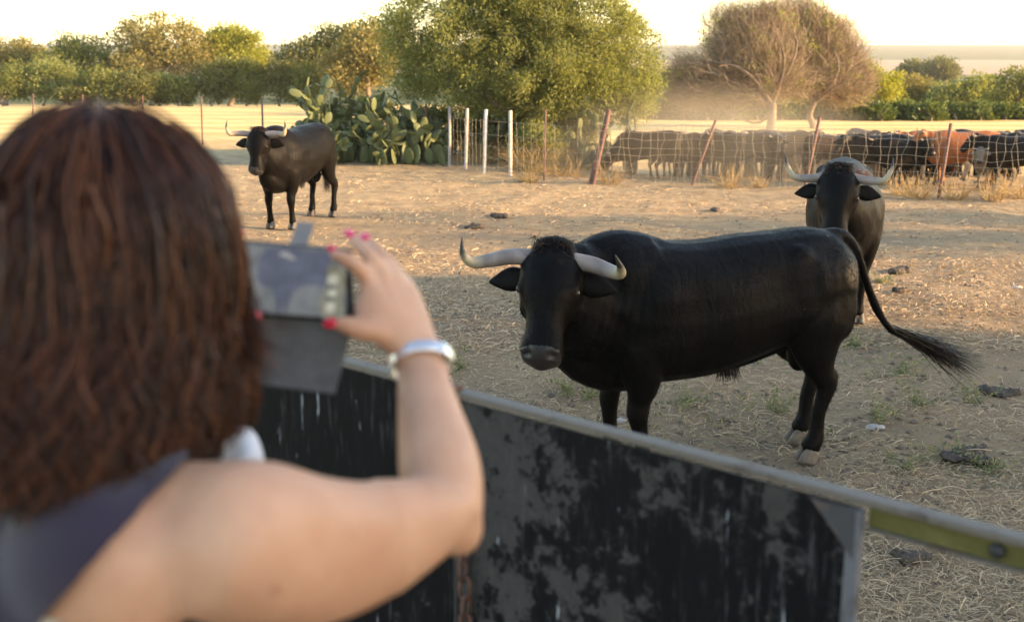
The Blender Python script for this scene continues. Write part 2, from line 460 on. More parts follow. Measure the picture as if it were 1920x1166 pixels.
def horn_mesh(name, pts, rad, n=12):
    A = spline([tuple(p) + (r,) for p, r in zip(pts, rad)], 6); m = len(A)
    acc = Acc(); acc.loft([tuple(a[:3]) + (a[3], a[3]) for a in A], side=(0.13, .21, .97), n=n, k=1, cap=1.0)
    me = acc.mesh(name); al = me.attributes.new('along', 'FLOAT', 'POINT')
    vals = np.concatenate([np.repeat(np.linspace(0, 1, m), n), [0, 1]]).astype(np.float32)
    al.data.foreach_set('value', vals); return me
def strands(name, roots, dirs, length, spread, rad, grav=0.0, S=6, n=3, curl=0.0, taper=.15):
    roots = np.array(roots, float); N = len(roots); L = length * (.65 + .7 * rng.random(N))
    D = np.array(dirs, float) + rng.normal(0, spread, (N, 3)); D /= np.linalg.norm(D, axis=1, keepdims=True)
    P = np.zeros((N, S, 3)); P[:, 0] = roots; d = D.copy(); cd = rng.normal(0, curl, (N, 3)) if curl else 0
    for i in range(1, S):
        d = d + np.array([0, 0, -grav / S]) + cd / S; d /= np.linalg.norm(d, axis=1, keepdims=True)
        P[:, i] = P[:, i - 1] + d * (L / (S - 1))[:, None]
    Rr = rad * np.linspace(1, taper, S)[None, :] * (.7 + .6 * rng.random(N))[:, None]
    return tubemesh(name, P, Rr, n)

BODY = [(-.89, 1.07, .08, .11), (-.86, 1.075, .18, .20), (-.78, 1.07, .25, .285), (-.62, 1.065, .29, .335), (-.42, 1.045, .31, .345), (-.20, 1.005, .33, .370), (.05, .960, .35, .395), (.28, .950, .35, .410), (.47, .955, .325, .42), (.63, .965, .285, .41), (.76, .945, .235, .35), (.87, .925, .16, .25)]
def cattle(name, loc, heading, poll=(1.02, 0, 1.30), hyaw=0, hpitch=60, hroll=0, legs=None, tail=None, horns=None, hrad=.046, voxel=.014, coat=None, hornmat=None, tuft=True, scale=1.0, detail=True, headscale=1.0, hump=1.0, belly=0.0, muscle=True, hlen=.88):
    """x forward, y to the animal's left, z up; head turned by hyaw, nose hpitch degrees below level"""
    root = empty(name, loc, heading); root.scale = (scale,) * 3
    legs = legs or {}
    a = Acc()
    a.loft([(x, 0, z - belly * max(0, 1 - abs(x - .0) / .6) * .5, w + belly * max(0, 1 - abs(x) / .6) * .4, h + belly * max(0, 1 - abs(x) / .6) * .5) for x, z, w, h in BODY], side=(0, 1, 0), n=22, k=3, pw=2.15)
    # head frame
    hy, hp = R(hyaw), R(hpitch)
    hf = np.array([math.cos(hp) * math.cos(hy), math.cos(hp) * math.sin(hy), -math.sin(hp)])
    hs = np.array([-math.sin(hy), math.cos(hy), 0.0])
    hu = np.cross(hf, hs)
    if hroll:
        c_, s_ = math.cos(R(hroll)), math.sin(R(hroll)); hs, hu = hs * c_ + hu * s_, hu * c_ - hs * s_
    PO = np.array(poll, float)
    def H(t, s, u): return PO + (hf * t * (hlen if t > 0 else 1) + hs * s + hu * u) * headscale
    k_ = headscale
    # neck
    S0 = np.array([.42, 0, 1.04]); nb = H(.06, 0, -.13)
    mid = np.array([.74, PO[1] * .22, 1.03 + (PO[2] - 1.30) * .35])
    m2 = mid * .45 + nb * .55 + np.array([.02, 0, .0])
    a.loft([(*S0, .28, .37), (*(S0 * .5 + mid * .5), .275, .365), (*mid, .245, .325), (*m2, .195, .265), (*nb, .135, .180)], side=hs * .5 + np.array([0, .5, 0]), n=18, k=4)
    # crest of the neck (morrillo) and withers
    cr = H(-.02, 0, .0) * .62 + np.array([.60, 0, 1.36]) * .38
    a.loft([(.20, 0, 1.22, .10, .10), (.42, 0, 1.26, .150, .13 + .012 * hump), (.60, 0, 1.275, .165, .12 + .034 * hump), (.78, PO[1] * .25, 1.235 + (PO[2] - 1.3) * .3, .145, .13 + .02 * hump), (*(cr - np.array([0, 0, .06])), .12, .11), (*H(.0, 0, -.06), .09, .07)], side=(0, 1, 0), n=16, k=3)
    # dewlap and brisket
    a.loft([(.36, 0, .60, .12, .08), (.62, 0, .63, .16, .13), (.82, 0, .75, .13, .14), (*(mid * .6 + nb * .4 + np.array([.02, 0, -.17])), .05, .10), (*(H(.18, 0, -.22)), .045, .05)], side=(0, 1, 0), n=12, k=3)
    # head
    prof = [(-.065, .105, .095, -.045), (.0, .144, .125, -.03), (.08, .158, .150, -.03), (.17, .156, .162, -.04), (.25, .136, .158, -.048), (.33, .108, .136, -.048), (.41, .096, .114, -.042), (.475, .102, .106, -.042), (.53, .108, .100, -.047), (.585, .092, .080, -.052)]
    a.loft([(*H(t, 0, u), w * k_, h * k_) for t, w, h, u in prof], side=hs, n=18, k=3, pw=2.35)
    for sg in (-1, 1):
        a.ell(H(.185, sg * .112, .035), (.045 * k_, .045 * k_, .05 * k_))          # brow
        a.ell(H(.02, sg * .112, .0), (.05 * k_, .05 * k_, .05 * k_))             # horn base
        a.ell(H(.24, sg * .085, -.10), (.075 * k_, .05 * k_, .075 * k_))         # jaw
        a.ell(H(.54, sg * .066, .004), (.036 * k_, .036 * k_, .036 * k_))       # nostril wing
    a.ell(H(.02, 0, .045), (.075 * k_, .10 * k_, .05 * k_)); a.ell(H(-.055, 0, .01), (.075 * k_, .115 * k_, .075 * k_), np.stack([hf, hs, hu], 1))
    a.ell(H(.545, 0, -.095), (.045 * k_, .055 * k_, .035 * k_))
    # legs
    ends = {}
    for key, sg in (('fl', 1), ('fr', -1)):
        dx, dy, kn = legs.get(key, (0, 0, 0)); 
        hoof = np.array([.50 + dx, sg * .165 + dy, .055])
        knee = np.array([.525 + dx * .52 + kn, sg * .168 + dy * .5, .40]); fet = np.array([.495 + dx * .97, sg * .165 + dy * .97, .135])
        a.loft([(.50, sg * .15, 1.05, .10, .15), (.52, sg * .185, .86, .115, .175), (.50 + dx * .1, sg * .19, .70, .105, .145), (.495 + dx * .3, sg * .182 + dy * .2, .56, .078, .10), (*(knee + [-.01, 0, .08]), .060, .068), (*knee, .060, .064), (*(knee * .72 + fet * .28), .046, .050), (*(knee * .3 + fet * .7), .040, .043), (*fet, .050, .053), (*(hoof + [0, 0, .03]), .052, .058)], side=(0, 1, 0), n=12, k=3)
        ends[key] = hoof
    for key, sg in (('hl', 1), ('hr', -1)):
        dx, dy, kn = legs.get(key, (0, 0, 0))
        hoof = np.array([-.72 + dx, sg * .165 + dy, .055]); fet = np.array([-.755 + dx * .97, sg * .165 + dy, .135])
        hock = np.array([-.82 + dx * .62 + kn, sg * .17 + dy * .6, .47])
        a.loft([(-.62, sg * .13, 1.10, .12, .20), (-.64, sg * .175, .93, .125, .225), (-.61 + dx * .12, sg * .185, .79, .11, .19), (-.65 + dx * .3, sg * .18 + dy * .2, .665, .085, .135), (-.735 + dx * .5 + kn * .5, sg * .172 + dy * .4, .565, .060, .088), (*(hock + [0, 0, .02]), .050, .070), (*(hock + [.012, 0, -.06]), .046, .056), (*(hock * .5 + fet * .5 + [.012, 0, 0]), .040, .045), (*(hock * .2 + fet * .8), .042, .045), (*fet, .052, .055), (*(hoof + [0, 0, .03]), .053, .058)], side=(0, 1, 0), n=12, k=3)
        a.ell(hock + [-.045, 0, .055], (.028, .026, .05))
        ends[key] = hoof
    if muscle:
        for sg in (-1, 1):
            a.ell((.44, sg * .20, .93), (.20, .125, .27))       # shoulder
            a.ell((-.56, sg * .17, 1.08), (.22, .135, .22))     # haunch
            a.ell((-.46, sg * .175, 1.265), (.10, .085, .07))    # hip bone
            a.ell((-.80, sg * .085, 1.19), (.07, .065, .08))    # pin bone
            a.ell((.34, sg * .155, .72), (.14, .10, .12))
        a.loft([(.02, 0, .60, .03, .035), (-.18, 0, .625, .055, .055), (-.36, 0, .665, .05, .05), (-.52, 0, .72, .045, .05)], n=10, k=2)   # sheath
        a.ell((-.60, 0, .64), (.075, .075, .12)); a.ell((-.58, 0, .76), (.06, .06, .1))
    tail = tail or [(-.80, 0, 1.33), (-.89, 0, 1.31), (-.935, 0, 1.18), (-.94, 0, .95), (-.94, 0, .72)]
    rt = np.linspace(.044, .019, len(tail)); rt[0] = .055
    a.loft([(*p, r, r) for p, r in zip(tail, rt)], side=(.1, 1, .13), n=10, k=4)
    me = remeshed(name + '_body', a, voxel, smooth=11 if voxel < .013 else (11 if voxel < .02 else 3), factor=.5)
    V = coords(me); N = normals(me)
    def dent(c, r, amt):
        nonlocal V
        w = np.exp(-(((V - c) ** 2).sum(1)) / r ** 2); V = V + N * (amt * w)[:, None]
    if detail:
        for sg in (-1, 1):
            dent(H(.568, sg * .058, .024), .018 * k_, -.020 * k_)
            dent(H(.56, sg * .076, .004), .014 * k_, -.014 * k_)
            dent(H(.198, sg * .142, .020), .026 * k_, -.010 * k_)
            dent(H(.33, sg * .10, -.05), .07 * k_, -.010)
            dent(np.array([.20, sg * .34, 1.02]), .13, -.020); dent(np.array([.21, sg * .34, .80]), .10, -.016)      # behind the shoulder
            dent(np.array([-.30, sg * .30, 1.10]), .13, -.022)     # flank hollow
            dent(np.array([-.36, sg * .27, .76]), .11, -.014)
            dent(np.array([.62, sg * .27, 1.12]), .09, -.020); dent(np.array([.68, sg * .25, .95]), .08, -.016); dent(np.array([.50, sg * .33, .78]), .08, .012); dent(np.array([.40, sg * .33, 1.10]), .10, .010)
            dent(np.array([-.72, sg * .25, .95]), .08, -.016); dent(np.array([-.50, sg * .30, .92]), .12, .014); dent(np.array([-.42, sg * .22, 1.26]), .07, .012); dent(np.array([-.62, sg * .2, 1.27]), .08, -.012)
            for i, xr in enumerate(np.linspace(-.18, .2, 7)):
                w = np.exp(-((V[:, 0] - xr - .10 * (V[:, 2] - .9)) / .018) ** 2) * np.exp(-((V[:, 2] - .92) / .20) ** 2) * (V[:, 1] * sg > .15)
                V = V + N * (.0010 * w)[:, None]
        for kf in range(5):                                   # loose folds on the neck and throat
            xf = .56 + .055 * kf; w = np.exp(-((V[:, 0] - xf + .22 * (V[:, 2] - 1.0)) / .014) ** 2) * np.exp(-((V[:, 2] - 1.0) / .17) ** 2) * (np.abs(V[:, 1] - PO[1] * .2) > .10)
            V = V - N * (.0042 * w)[:, None]
        cell = np.sin(V[:, 0] * 9 + 2 * np.sin(V[:, 2] * 7)) * np.sin(V[:, 2] * 8 + V[:, 1] * 5)
        V = V + N * (.0035 * cell)[:, None]
    setco(me, V)
    me.materials.clear(); me.materials.append(coat or COAT_BLACK); me.materials.append(NOSE)
    # bare wet nose pad
    ctr = np.empty(len(me.polygons) * 3, np.float32); me.polygons.foreach_get('center', ctr); ctr = ctr.reshape(-1, 3) - PO
    tt, ss, uu = ctr @ hf / k_ / hlen, ctr @ hs / k_, ctr @ hu / k_
    near = (np.abs(ss) < .1) & (uu > -.09) & (tt < .7) & (tt + .35 * uu > .545)
    me.polygons.foreach_set('material_index', near.astype(np.int32))
    body = link('body', me, None, root)
    # horns
    hs_pts = horns or {1: [(.0, .105, .02), (.0, .22, .02), (.03, .34, -.0), (.06, .42, .04), (.04, .445, .13), (.0, .45, .2)], -1: [(.0, -.105, .02), (.0, -.22, .02), (.03, -.34, .0), (.06, -.42, .04), (.04, -.445, .13), (.0, -.45, .2)]}
    for sg in (1, -1):
        pts = [H(*p) for p in hs_pts[sg]]; m = len(pts)
        rad = [hrad * f for f in np.interp(np.linspace(0, 1, m), [0, .25, .55, .8, 1], [1.0, .95, .74, .42, .06])]
        link('horn', horn_mesh('horn', pts, rad, 14 if detail else 8), hornmat or HORN, root)
        # ear: cupped leaf shape, hanging out below the horn
        e = Acc(); base = H(.085, sg * .125, -.05); out = hs * sg
        ax = out - hu * .10 + np.array([0, 0, -.16]); ax /= np.linalg.norm(ax)
        e.loft([(*(base + ax * t), w, th) for t, w, th in ((-.03, .026, .022), (.02, .048, .024), (.07, .066, .018), (.12, .060, .013), (.17, .036, .009), (.215, .008, .005))], side=hf * .9 - hu * .3, n=12, k=3)
        link('ear', e.mesh('ear'), coat or COAT_BLACK, root)
        if detail:
            ey = Acc().ell(H(.198, sg * .137, .030), (.021 * k_,) * 3, n=12, m=8); link('eye', ey.mesh('eye'), EYE, root)
            for up in (1, -1):
                cc = [H(.198 + .026 * q, sg * (.147 - .035 * abs(q) ** 2), .033 + up * .016 * (1 - q * q) + (.004 if up > 0 else -.002)) for q in np.linspace(-1, 1, 7)]
                li = Acc().loft([(*p, .006 * k_, .006 * k_) for p in cc], side=(0.3, .2, .9), n=8, k=2); link('eyelid', li.mesh('eyelid'), LIDS, root)
    # hooves: two claws and two dew claws each
    for key, h in ends.items():
        acc = Acc(); yaw = 0.0
        for s2 in (-1, 1):
            acc.loft([(h[0] - .025, h[1] + s2 * .028, .085, .022, .045), (h[0] + .0, h[1] + s2 * .029, .045, .028, .055), (h[0] + .02, h[1] + s2 * .030, .0, .030, .066)], side=(0, 1, 0), n=10, k=2, cap=.02)
            if detail: acc.ell((h[0] - .062, h[1] + s2 * .026, .115), (.018, .014, .022), n=8, m=6)
        link('hoof', acc.mesh('hoof'), HOOF, root)
    if tuft:
        tp = np.array(tail[-1], float); td = tp - np.array(tail[-2], float); td /= np.linalg.norm(td)
        n_ = 420 if detail else 60
        tt_ = rng.random(n_) * .16; rt_ = rng.normal(0, .011, (n_, 3)) + tp - td * tt_[:, None]
        link('tail_tuft', strands('tail_tuft', rt_, np.repeat(td[None], n_, 0), tuft if isinstance(tuft, float) else .34, .07, .0034 if detail else .007, .12, S=7, curl=.12), TUFT, root)
    root['_'] = 0; del root['_']
    root_info = dict(H=H, hf=hf, hs=hs, hu=hu, PO=PO, body=body)
    return root, root_info
def forehead_curls(root, info, n=260, mat=None, ln=.05, r=.003):
    H, hf, hu = info['H'], info['hf'], info['hu']
    P = [H(rng.uniform(-.10, .06), rng.uniform(-.10, .10), .078 - .02 * abs(rng.normal())) for _ in range(n)]
    D = [hf * .9 + hu * .35] * n
    link('forehead_hair', strands('forehead_hair', P, D, ln, .5, r, .2, S=5, curl=.8), mat or CURL, root)
def belly_hair(root, x=-.12, n=120):
    P = np.stack([x + rng.normal(0, .035, n), rng.normal(0, .02, n), np.full(n, .585) + rng.normal(0, .01, n)], 1)
    link('belly_hair', strands('belly_hair', P, np.repeat([[-.2, 0, -1.]], n, 0), .085, .25, .0026, .3, S=5), TUFT, root)
# ------------------------------------------------------------------ three bulls
# near bull, side on, head turned to the camera
HEAD1 = R(196)
hv = GR(1513, 866)
f1 = Vector((math.cos(HEAD1), math.sin(HEAD1), 0)); l1 = Vector((-f1.y, f1.x, 0))
LOC1 = hv - f1 * (-.60) - l1 * .165; LOC1.z = 0
bull1, i1 = cattle('bull', LOC1, HEAD1, poll=(1.03, .22, 1.315), hyaw=60, hpitch=55, hroll=-4,
    legs={'hl': (.12, 0, .05), 'hr': (.0, .0, .0), 'fl': (-.04, 0, 0), 'fr': (.04, 0, 0)},
    tail=[(-.74, 0, 1.33), (-.84, .0, 1.335), (-.935, -.01, 1.25), (-1.03, -.03, 1.08), (-1.15, -.05, .86), (-1.28, -.07, .715), (-1.43, -.09, .655)],
    horns={-1: [(.0, -.10, .02), (.0, -.20, .02), (.03, -.31, .015), (.06, -.39, .03), (.04, -.435, .08), (-.035, -.445, .12)],
           1: [(.0, .10, .02), (.015, .20, .02), (.06, .29, .05), (.105, .345, .12), (.11, .35, .20), (.07, .325, .26)]},
    hrad=.045, voxel=.0115, headscale=1.08, tuft=.55)
forehead_curls(bull1, i1, 700, ln=.045, r=.0022); belly_hair(bull1)
def short_coat(root, info, n, L, mat, w=.0008):
    """short hair lying along the body"""
    m = info['body'].data; m.calc_loop_triangles()
    tr = np.empty(len(m.loop_triangles) * 3, np.int32); m.loop_triangles.foreach_get('vertices', tr); tr = tr.reshape(-1, 3)
    V = coords(m); N = normals(m); ar = np.linalg.norm(np.cross(V[tr[:, 1]] - V[tr[:, 0]], V[tr[:, 2]] - V[tr[:, 0]]), axis=1)
    k = rng.choice(len(tr), n, p=ar / ar.sum()); b = rng.dirichlet((1, 1, 1), n)
    P = (V[tr[k]] * b[:, :, None]).sum(1); Nn = (N[tr[k]] * b[:, :, None]).sum(1)
    flow = np.tile([-.75, 0, -.55], (n, 1)); rel_ = (P - info['PO']) @ info['hf']; hd_ = (np.linalg.norm(P - info['PO'], axis=1) < .6) & (P[:, 0] > .8)
    flow[hd_] = info['hf'] * .8
    keep = ~(hd_ & (rel_ > .50)); P, Nn, flow, hd_ = P[keep], Nn[keep], flow[keep], hd_[keep]; n = len(P)
    t = flow - Nn * (flow * Nn).sum(1, keepdims=True) + rng.normal(0, .18, (n, 3)); t /= np.linalg.norm(t, axis=1, keepdims=True)
    Ls = (L * (.6 + .8 * rng.random(n)) * np.where(hd_, 1.2, 1))[:, None]
    Q = np.stack([P - Nn * .001, P + t * Ls * .55 + Nn * Ls * .22, P + t * Ls + Nn * Ls * .24], 1)
    wv = np.cross(t, Nn); W = wv[:, None, :] * np.array([1, .8, .1])[None, :, None] * w
    o = link('short_hair', stripmesh('short_hair', Q, W), mat, root); o['kind'] = 'stuff'
short_coat(bull1, i1, 60000, .018, COAT_BLACK, .0007)
tag(bull1, 'large black bull standing side on in the foreground with its tail swung out', 'bull', 'fighting bulls in the pasture')
# bull behind its rump, facing the camera
hv = GR(1608, 606); HEAD2 = R(-104)
f2 = Vector((math.cos(HEAD2), math.sin(HEAD2), 0)); l2 = Vector((-f2.y, f2.x, 0))
LOC2 = hv - f2 * .50 - l2 * .165; LOC2.z = 0
bull2, i2 = cattle('bull', LOC2, HEAD2, poll=(1.00, -.10, 1.36), hyaw=-4, hpitch=58,
    horns={1: [(.0, .10, .02), (.02, .18, .02), (.035, .26, .03), (.03, .325, .05), (-.05, .365, .07), (-.15, .37, .06)],
           -1: [(.0, -.10, .02), (.02, -.18, .02), (.03, -.26, .03), (.02, -.325, .05), (-.06, -.37, .07), (-.16, -.40, .06)]},
    hrad=.038, voxel=.014, headscale=1.15, tail=[(-.80, 0, 1.33), (-.89, 0.03, 1.34), (-.95, .14, 1.24), (-.96, .26, 1.1), (-.94, .30, .95)])
forehead_curls(bull2, i2, 420, ln=.06)
nm = 260
P_ = np.stack([rng.uniform(.45, .85, nm), rng.uniform(.0, .16, nm), np.full(nm, 1.385)], 1); P_[:, 2] -= (P_[:, 1] - .0) ** 2 * 2.2 + .02
link('mane_hair', strands('mane_hair', P_, np.repeat([[.1, .2, .8]], nm, 0), .06, .45, .0035, .3, S=5, curl=.5), MANE, bull2)
tag(bull2, 'black bull facing the camera just behind the rump of the nearest bull', 'bull', 'fighting bulls in the pasture')
# bull at the left, farther off
hv = GR(549, 430); HEAD3 = R(-107)
f3 = Vector((math.cos(HEAD3), math.sin(HEAD3), 0)); l3 = Vector((-f3.y, f3.x, 0))
LOC3 = hv - f3 * .50 - l3 * .165; LOC3.z = 0
bull3, i3 = cattle('bull', LOC3, HEAD3, poll=(.98, -.02, 1.32), hyaw=10, hpitch=64,
    horns={1: [(.0, .10, .02), (-.01, .2, .03), (.0, .3, .05), (.02, .37, .09), (-.05, .40, .14), (-.14, .39, .17)],
           -1: [(.0, -.10, .02), (-.01, -.2, .03), (.0, -.3, .05), (.02, -.37, .09), (-.05, -.40, .14), (-.14, -.39, .17)]},
    hrad=.042, voxel=.016, coat=COAT_DUSTY, legs={'fr': (.02, 0, 0), 'hl': (-.05, 0, 0)})
forehead_curls(bull3, i3, 160)
belly_hair(bull3)
tag(bull3, 'dusty black bull standing alone at the left in front of the cactus', 'bull', 'fighting bulls in the pasture')
# ------------------------------------------------------------------ trailer side with rail
RAIL_Z = 1.75; FLOOR_Z = .72
pA, pB = GR(560, 655, RAIL_Z), GR(1960, 1021, RAIL_Z)
rd = (pB - pA).normalized(); rn = Vector((-rd.y, rd.x, 0))        # rn points away from the camera
if rn.y < 0: rn = -rn
def on_rail(u, v):
    """place along the rail line under photo pixel u"""
    g = PX(u, v, 1.0); t = ((g.x * pA.y - g.y * pA.x) / (rd.x * g.y - rd.y * g.x)); return pA + rd * t
def RL(s, z, off=0.0): return pA + rd * s + rn * off + Vector((0, 0, z - RAIL_Z))
s_of = lambda u, v: (on_rail(u, v) - pA).dot(rd)
def panel_material(name, patch, seed, rustk=.3):
    t = NT(name); c = t.coord(); mp = t.n('Mapping'); t.l(c, mp.inputs[0]); mp.inputs['Location'].default_value = (seed, seed * 2, 0)
    c = mp.outputs[0]
    n1 = t.noise(c, 15, 10, .78, .1); n2 = t.noise(c, 2.2, 3); n3 = t.noise(c, 45, 4, .7)
    m2 = t.n('Mapping'); t.l(c, m2.inputs[0]); m2.inputs['Scale'].default_value = (60, 60, 7)
    nd = t.noise(m2.outputs[0], 1.0, 5, .6, .3)
    m3 = t.n('Mapping'); t.l(c, m3.inputs[0]); m3.inputs['Scale'].default_value = (26, 26, 2.0)
    ns = t.noise(m3.outputs[0], 1.0, 4, .6)
    col = t.mix(ns, (.0035, .004, .0045), (.011, .0115, .013))
    f = t.ramp(t.math('ADD', t.math('MULTIPLY', n1, .62), t.math('MULTIPLY', n2, .55)), [(patch, 0.0), (patch + .03, 1.0)])
    col = t.mix(t.math('MULTIPLY', f, .85), col, t.mix(n3, (.040, .038, .037), (.088, .083, .080)))
    sc_ = t.ramp(t.noise(m3.outputs[0], 3.0, 6, .8, .2), [(.56, 0.0), (.66, 1.0)]); col = t.mix(t.math('MULTIPLY', sc_, .55), col, (.085, .083, .087))
    fr = t.ramp(n1, [(.30, 1.0), (.36, 0.0)]); col = t.mix(t.math('MULTIPLY', fr, rustk), col, (.09, .035, .018))
    fd = t.ramp(nd, [(.665, 0.0), (.71, 1.0)]); col = t.mix(t.math('MULTIPLY', fd, .75), col, (.42, .44, .48))
    t.set(col=col, rough=t.mix(f, (.5, .5, .5), (.8, .8, .8)), spec=.07, nrm=t.bump(t.math('ADD', n1, t.math('MULTIPLY', n3, .4)), .35, .004)); return t.m
PAN_R = panel_material('black_flaking_paint', .575, 3.1, .35); PAN_L = panel_material('black_paint_with_drips', .70, 8.7, .1)
def steel(name, col, rust=(.16, .07, .035), amt=.5):
    t = NT(name); c = t.coord(); n1 = t.noise(c, 14, 6, .7); n2 = t.noise(c, 70, 4, .7)
    f = t.ramp(n1, [(amt, 0.0), (amt + .12, 1.0)])
    col_ = t.mix(f, t.mix(n2, tuple(x * .75 for x in col), tuple(x * 1.2 for x in col)), rust)
    t.set(col=col_, rough=.7, nrm=t.bump(t.math('ADD', n1, n2), .4, .003)); return t.m
RAILM = steel('worn_pale_rail', (.135, .115, .094), (.07, .048, .036), .54); RUST = steel('rusty_steel', (.11, .05, .032), (.05, .028, .022), .5)
YEL = steel('yellow_green_paint', (.095, .088, .018), (.16, .13, .045), .55)
DARKM = simple('dark_steel', (.02, .021, .024), .5, .3, 18, .3)
trailer = empty('cattle_trailer', RL(1.0, 0)); TI = trailer
def tpart(name, acc_or_me, m, parent=None):
    me = acc_or_me.mesh(name) if isinstance(acc_or_me, Acc) else acc_or_me
    o = link(name, me, m, parent or TI, smooth=False); 
    o.matrix_parent_inverse = Matrix.Translation(-trailer.location) if parent is None else Matrix()
    return o
def bar(s0, s1, z0, z1, o0, o1, acc=None, dz=0.0):
    """box along the rail line"""
    acc = acc or Acc(); b = len(acc.V)
    for s in (s0, s1):
        for o_ in (o0, o1):
            for z in (z0, z1): acc.V.append(np.array(RL(s, z, o_)))
    for f in ((0, 1, 3, 2), (4, 6, 7, 5), (0, 4, 5, 1), (2, 3, 7, 6), (0, 2, 6, 4), (1, 5, 7, 3)): acc.F.append(tuple(b + i for i in f))
    return acc
def beveled(acc, w=.004, seg=2, name='m'):
    me = acc.mesh(name); bm = bmesh.new(); bm.from_mesh(me); bmesh.ops.recalc_face_normals(bm, faces=bm.faces)
    bmesh.ops.bevel(bm, geom=list(bm.edges), offset=w, segments=seg, affect='EDGES', profile=.6); bm.to_mesh(me); bm.free(); return me
sg0, sg1, sg2 = s_of(842, 727), s_of(852, 730), s_of(1612, 930)
SEND = (pB - pA).length + 1.2
# near edge of the rail is the line through pA and pB
tpart('side_panel', beveled(bar(-1.6, sg0, FLOOR_Z, RAIL_Z - .004, .002, .012), .002), PAN_L)
tpart('side_panel', beveled(bar(sg1, sg2, FLOOR_Z, RAIL_Z - .020, .002, .010), .002), PAN_R)
tpart('top_rail', beveled(bar(sg1 - .004, SEND, RAIL_Z - .013, RAIL_Z, -.004, .026), .004), RAILM)
tpart('top_rail', beveled(bar(-1.6, sg0 - .004, RAIL_Z - .014, RAIL_Z + .002, -.002, .026), .004), RAILM)
# folded edge strip and gusset at the end of the panel
tpart('edge_strip', beveled(bar(sg2 - .016, sg2 + .006, FLOOR_Z, RAIL_Z - .0215, -.005, .0135), .003), steel('grey_edge', (.12, .125, .14), (.06, .055, .055), .5))
g = Acc(); q = [RL(sg2 - .075, RAIL_Z - .022, -.001), RL(sg2 - .002, RAIL_Z - .022, -.001), RL(sg2 - .002, RAIL_Z - .10, -.001)]
g.V = [np.array(p) for p in q] + [np.array(p - rn * .005) for p in q]; g.F = [(0, 1, 2), (5, 4, 3), (0, 3, 4, 1), (1, 4, 5, 2), (2, 5, 3, 0)]
tpart('gusset', g, steel('worn_gusset', (.05, .05, .055), (.11, .075, .06), .5))
# yellow angle bar under the rail
yb = bar(sg2 + .012, SEND, RAIL_Z - .048, RAIL_Z - .0145, .010, .016); tpart('angle_bar', beveled(yb, .002), YEL)
tpart('angle_bar_lip', beveled(bar(sg2 + .012, SEND, RAIL_Z - .053, RAIL_Z - .0485, .002, .016), .0015), RAILM)
bs = s_of(1870, 1003); bo = RL(bs, RAIL_Z - .030, .004)
bn = Acc(); bn.loft([(*(bo + rn * .007), .011, .011), (*(bo - rn * .002), .011, .011), (*(bo - rn * .006), .007, .007)], side=(0, 0, 1), n=12, k=1, cap=.2); tpart('bolt', bn, DARKM)
# rusty latch at the top of the joint and the chain below the elbow
lt = bar(sg0 - .006, sg1 + .012, RAIL_Z - .03, RAIL_Z + .010, -.010, .012); tpart('latch', beveled(lt, .003), RUST)
tpart('post', beveled(bar(sg0 + .002, sg1 - .001, FLOOR_Z, RAIL_Z - .031, .002, .04), .002), DARKM)
tpart('floor', beveled(Acc().box((-.3, -.2, FLOOR_Z - .03), (1.9, 1.25, .03)), .004), simple('floor_plate', (.06, .055, .05), .8, .3, 8, .4))
ch = empty('chain'); ch.parent = trailer; ch.location = on_rail(880, 1000) - trailer.location + Vector((0, 0, 0))
lk = bpy.data.meshes.new('chain_link')
pl = [(math.sin(t) * .011, 0, math.cos(t) * .011 + (.013 if math.cos(t) > 0 else -.013)) for t in np.linspace(0, 2 * math.pi, 25)[:-1]]
pl = np.array(pl + [pl[0]])[None]
lk = tubemesh('chain_link', pl, np.full((1, 25), .0048), 6)
cs = s_of(880, 1010)
for i in range(11):
    o = link('chain_link', lk, RUST, ch)
    wp = RL(cs + .004 * math.sin(i * 1.1), RAIL_Z - .165 - i * .040, -.016)
    o.location = wp - trailer.location - ch.location
    o.rotation_euler = (0.06 * math.sin(i), 0, math.atan2(rd.y, rd.x) + (math.pi / 2 if i % 2 else .3))
st = Acc(); sp_ = RL(cs, RAIL_Z - .14, 0)
tpart('chain_eye', tubemesh('chain_eye', np.array([[tuple(sp_ + rn * .004 + Vector((0, 0, -.0))), tuple(sp_ - rn * .018), tuple(sp_ - rn * .022 + Vector((0, 0, -.012))), tuple(sp_ - rn * .018 + Vector((0, 0, -.024))), tuple(sp_ + rn * .004 + Vector((0, 0, -.024)))]]), np.full((1, 5), .004), 6), RUST)
tag(trailer, 'black flaking sheet metal trailer side with a worn rail and yellow bar', 'trailer')
# ------------------------------------------------------------------ trees and plants
BARK = simple('grey_brown_bark', (.16, .12, .085), .9, .4, 14, .8, dist=.02)
BARK_P = simple('pale_brown_bark', (.17, .125, .09), .9, .35, 10, .8, dist=.02)
L_OLIVE = leafmat('olive_leaves', [(.125, .155, .055), (.185, .21, .075), (.24, .255, .095), (.155, .18, .07), (.215, .22, .085)], .55, .40)
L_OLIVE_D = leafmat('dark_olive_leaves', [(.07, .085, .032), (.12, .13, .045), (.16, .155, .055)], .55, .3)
L_GOLD = leafmat('golden_oak_leaves', [(.16, .145, .05), (.23, .20, .07), (.15, .14, .05), (.26, .21, .08)], .6, .3)
L_GREEN = leafmat('green_leaves', [(.085, .11, .034), (.14, .16, .05), (.19, .19, .062)], .55, .35)
L_LIME = leafmat('yellow_green_leaves', [(.18, .20, .035), (.26, .27, .05), (.21, .22, .05)], .55, .4)
L_BROWN = leafmat('dry_brown_twigs', [(.21, .15, .11), (.28, .20, .15), (.19, .15, .09), (.32, .235, .17), (.21, .20, .095)], .8, .15, (1.1, 1, .8))
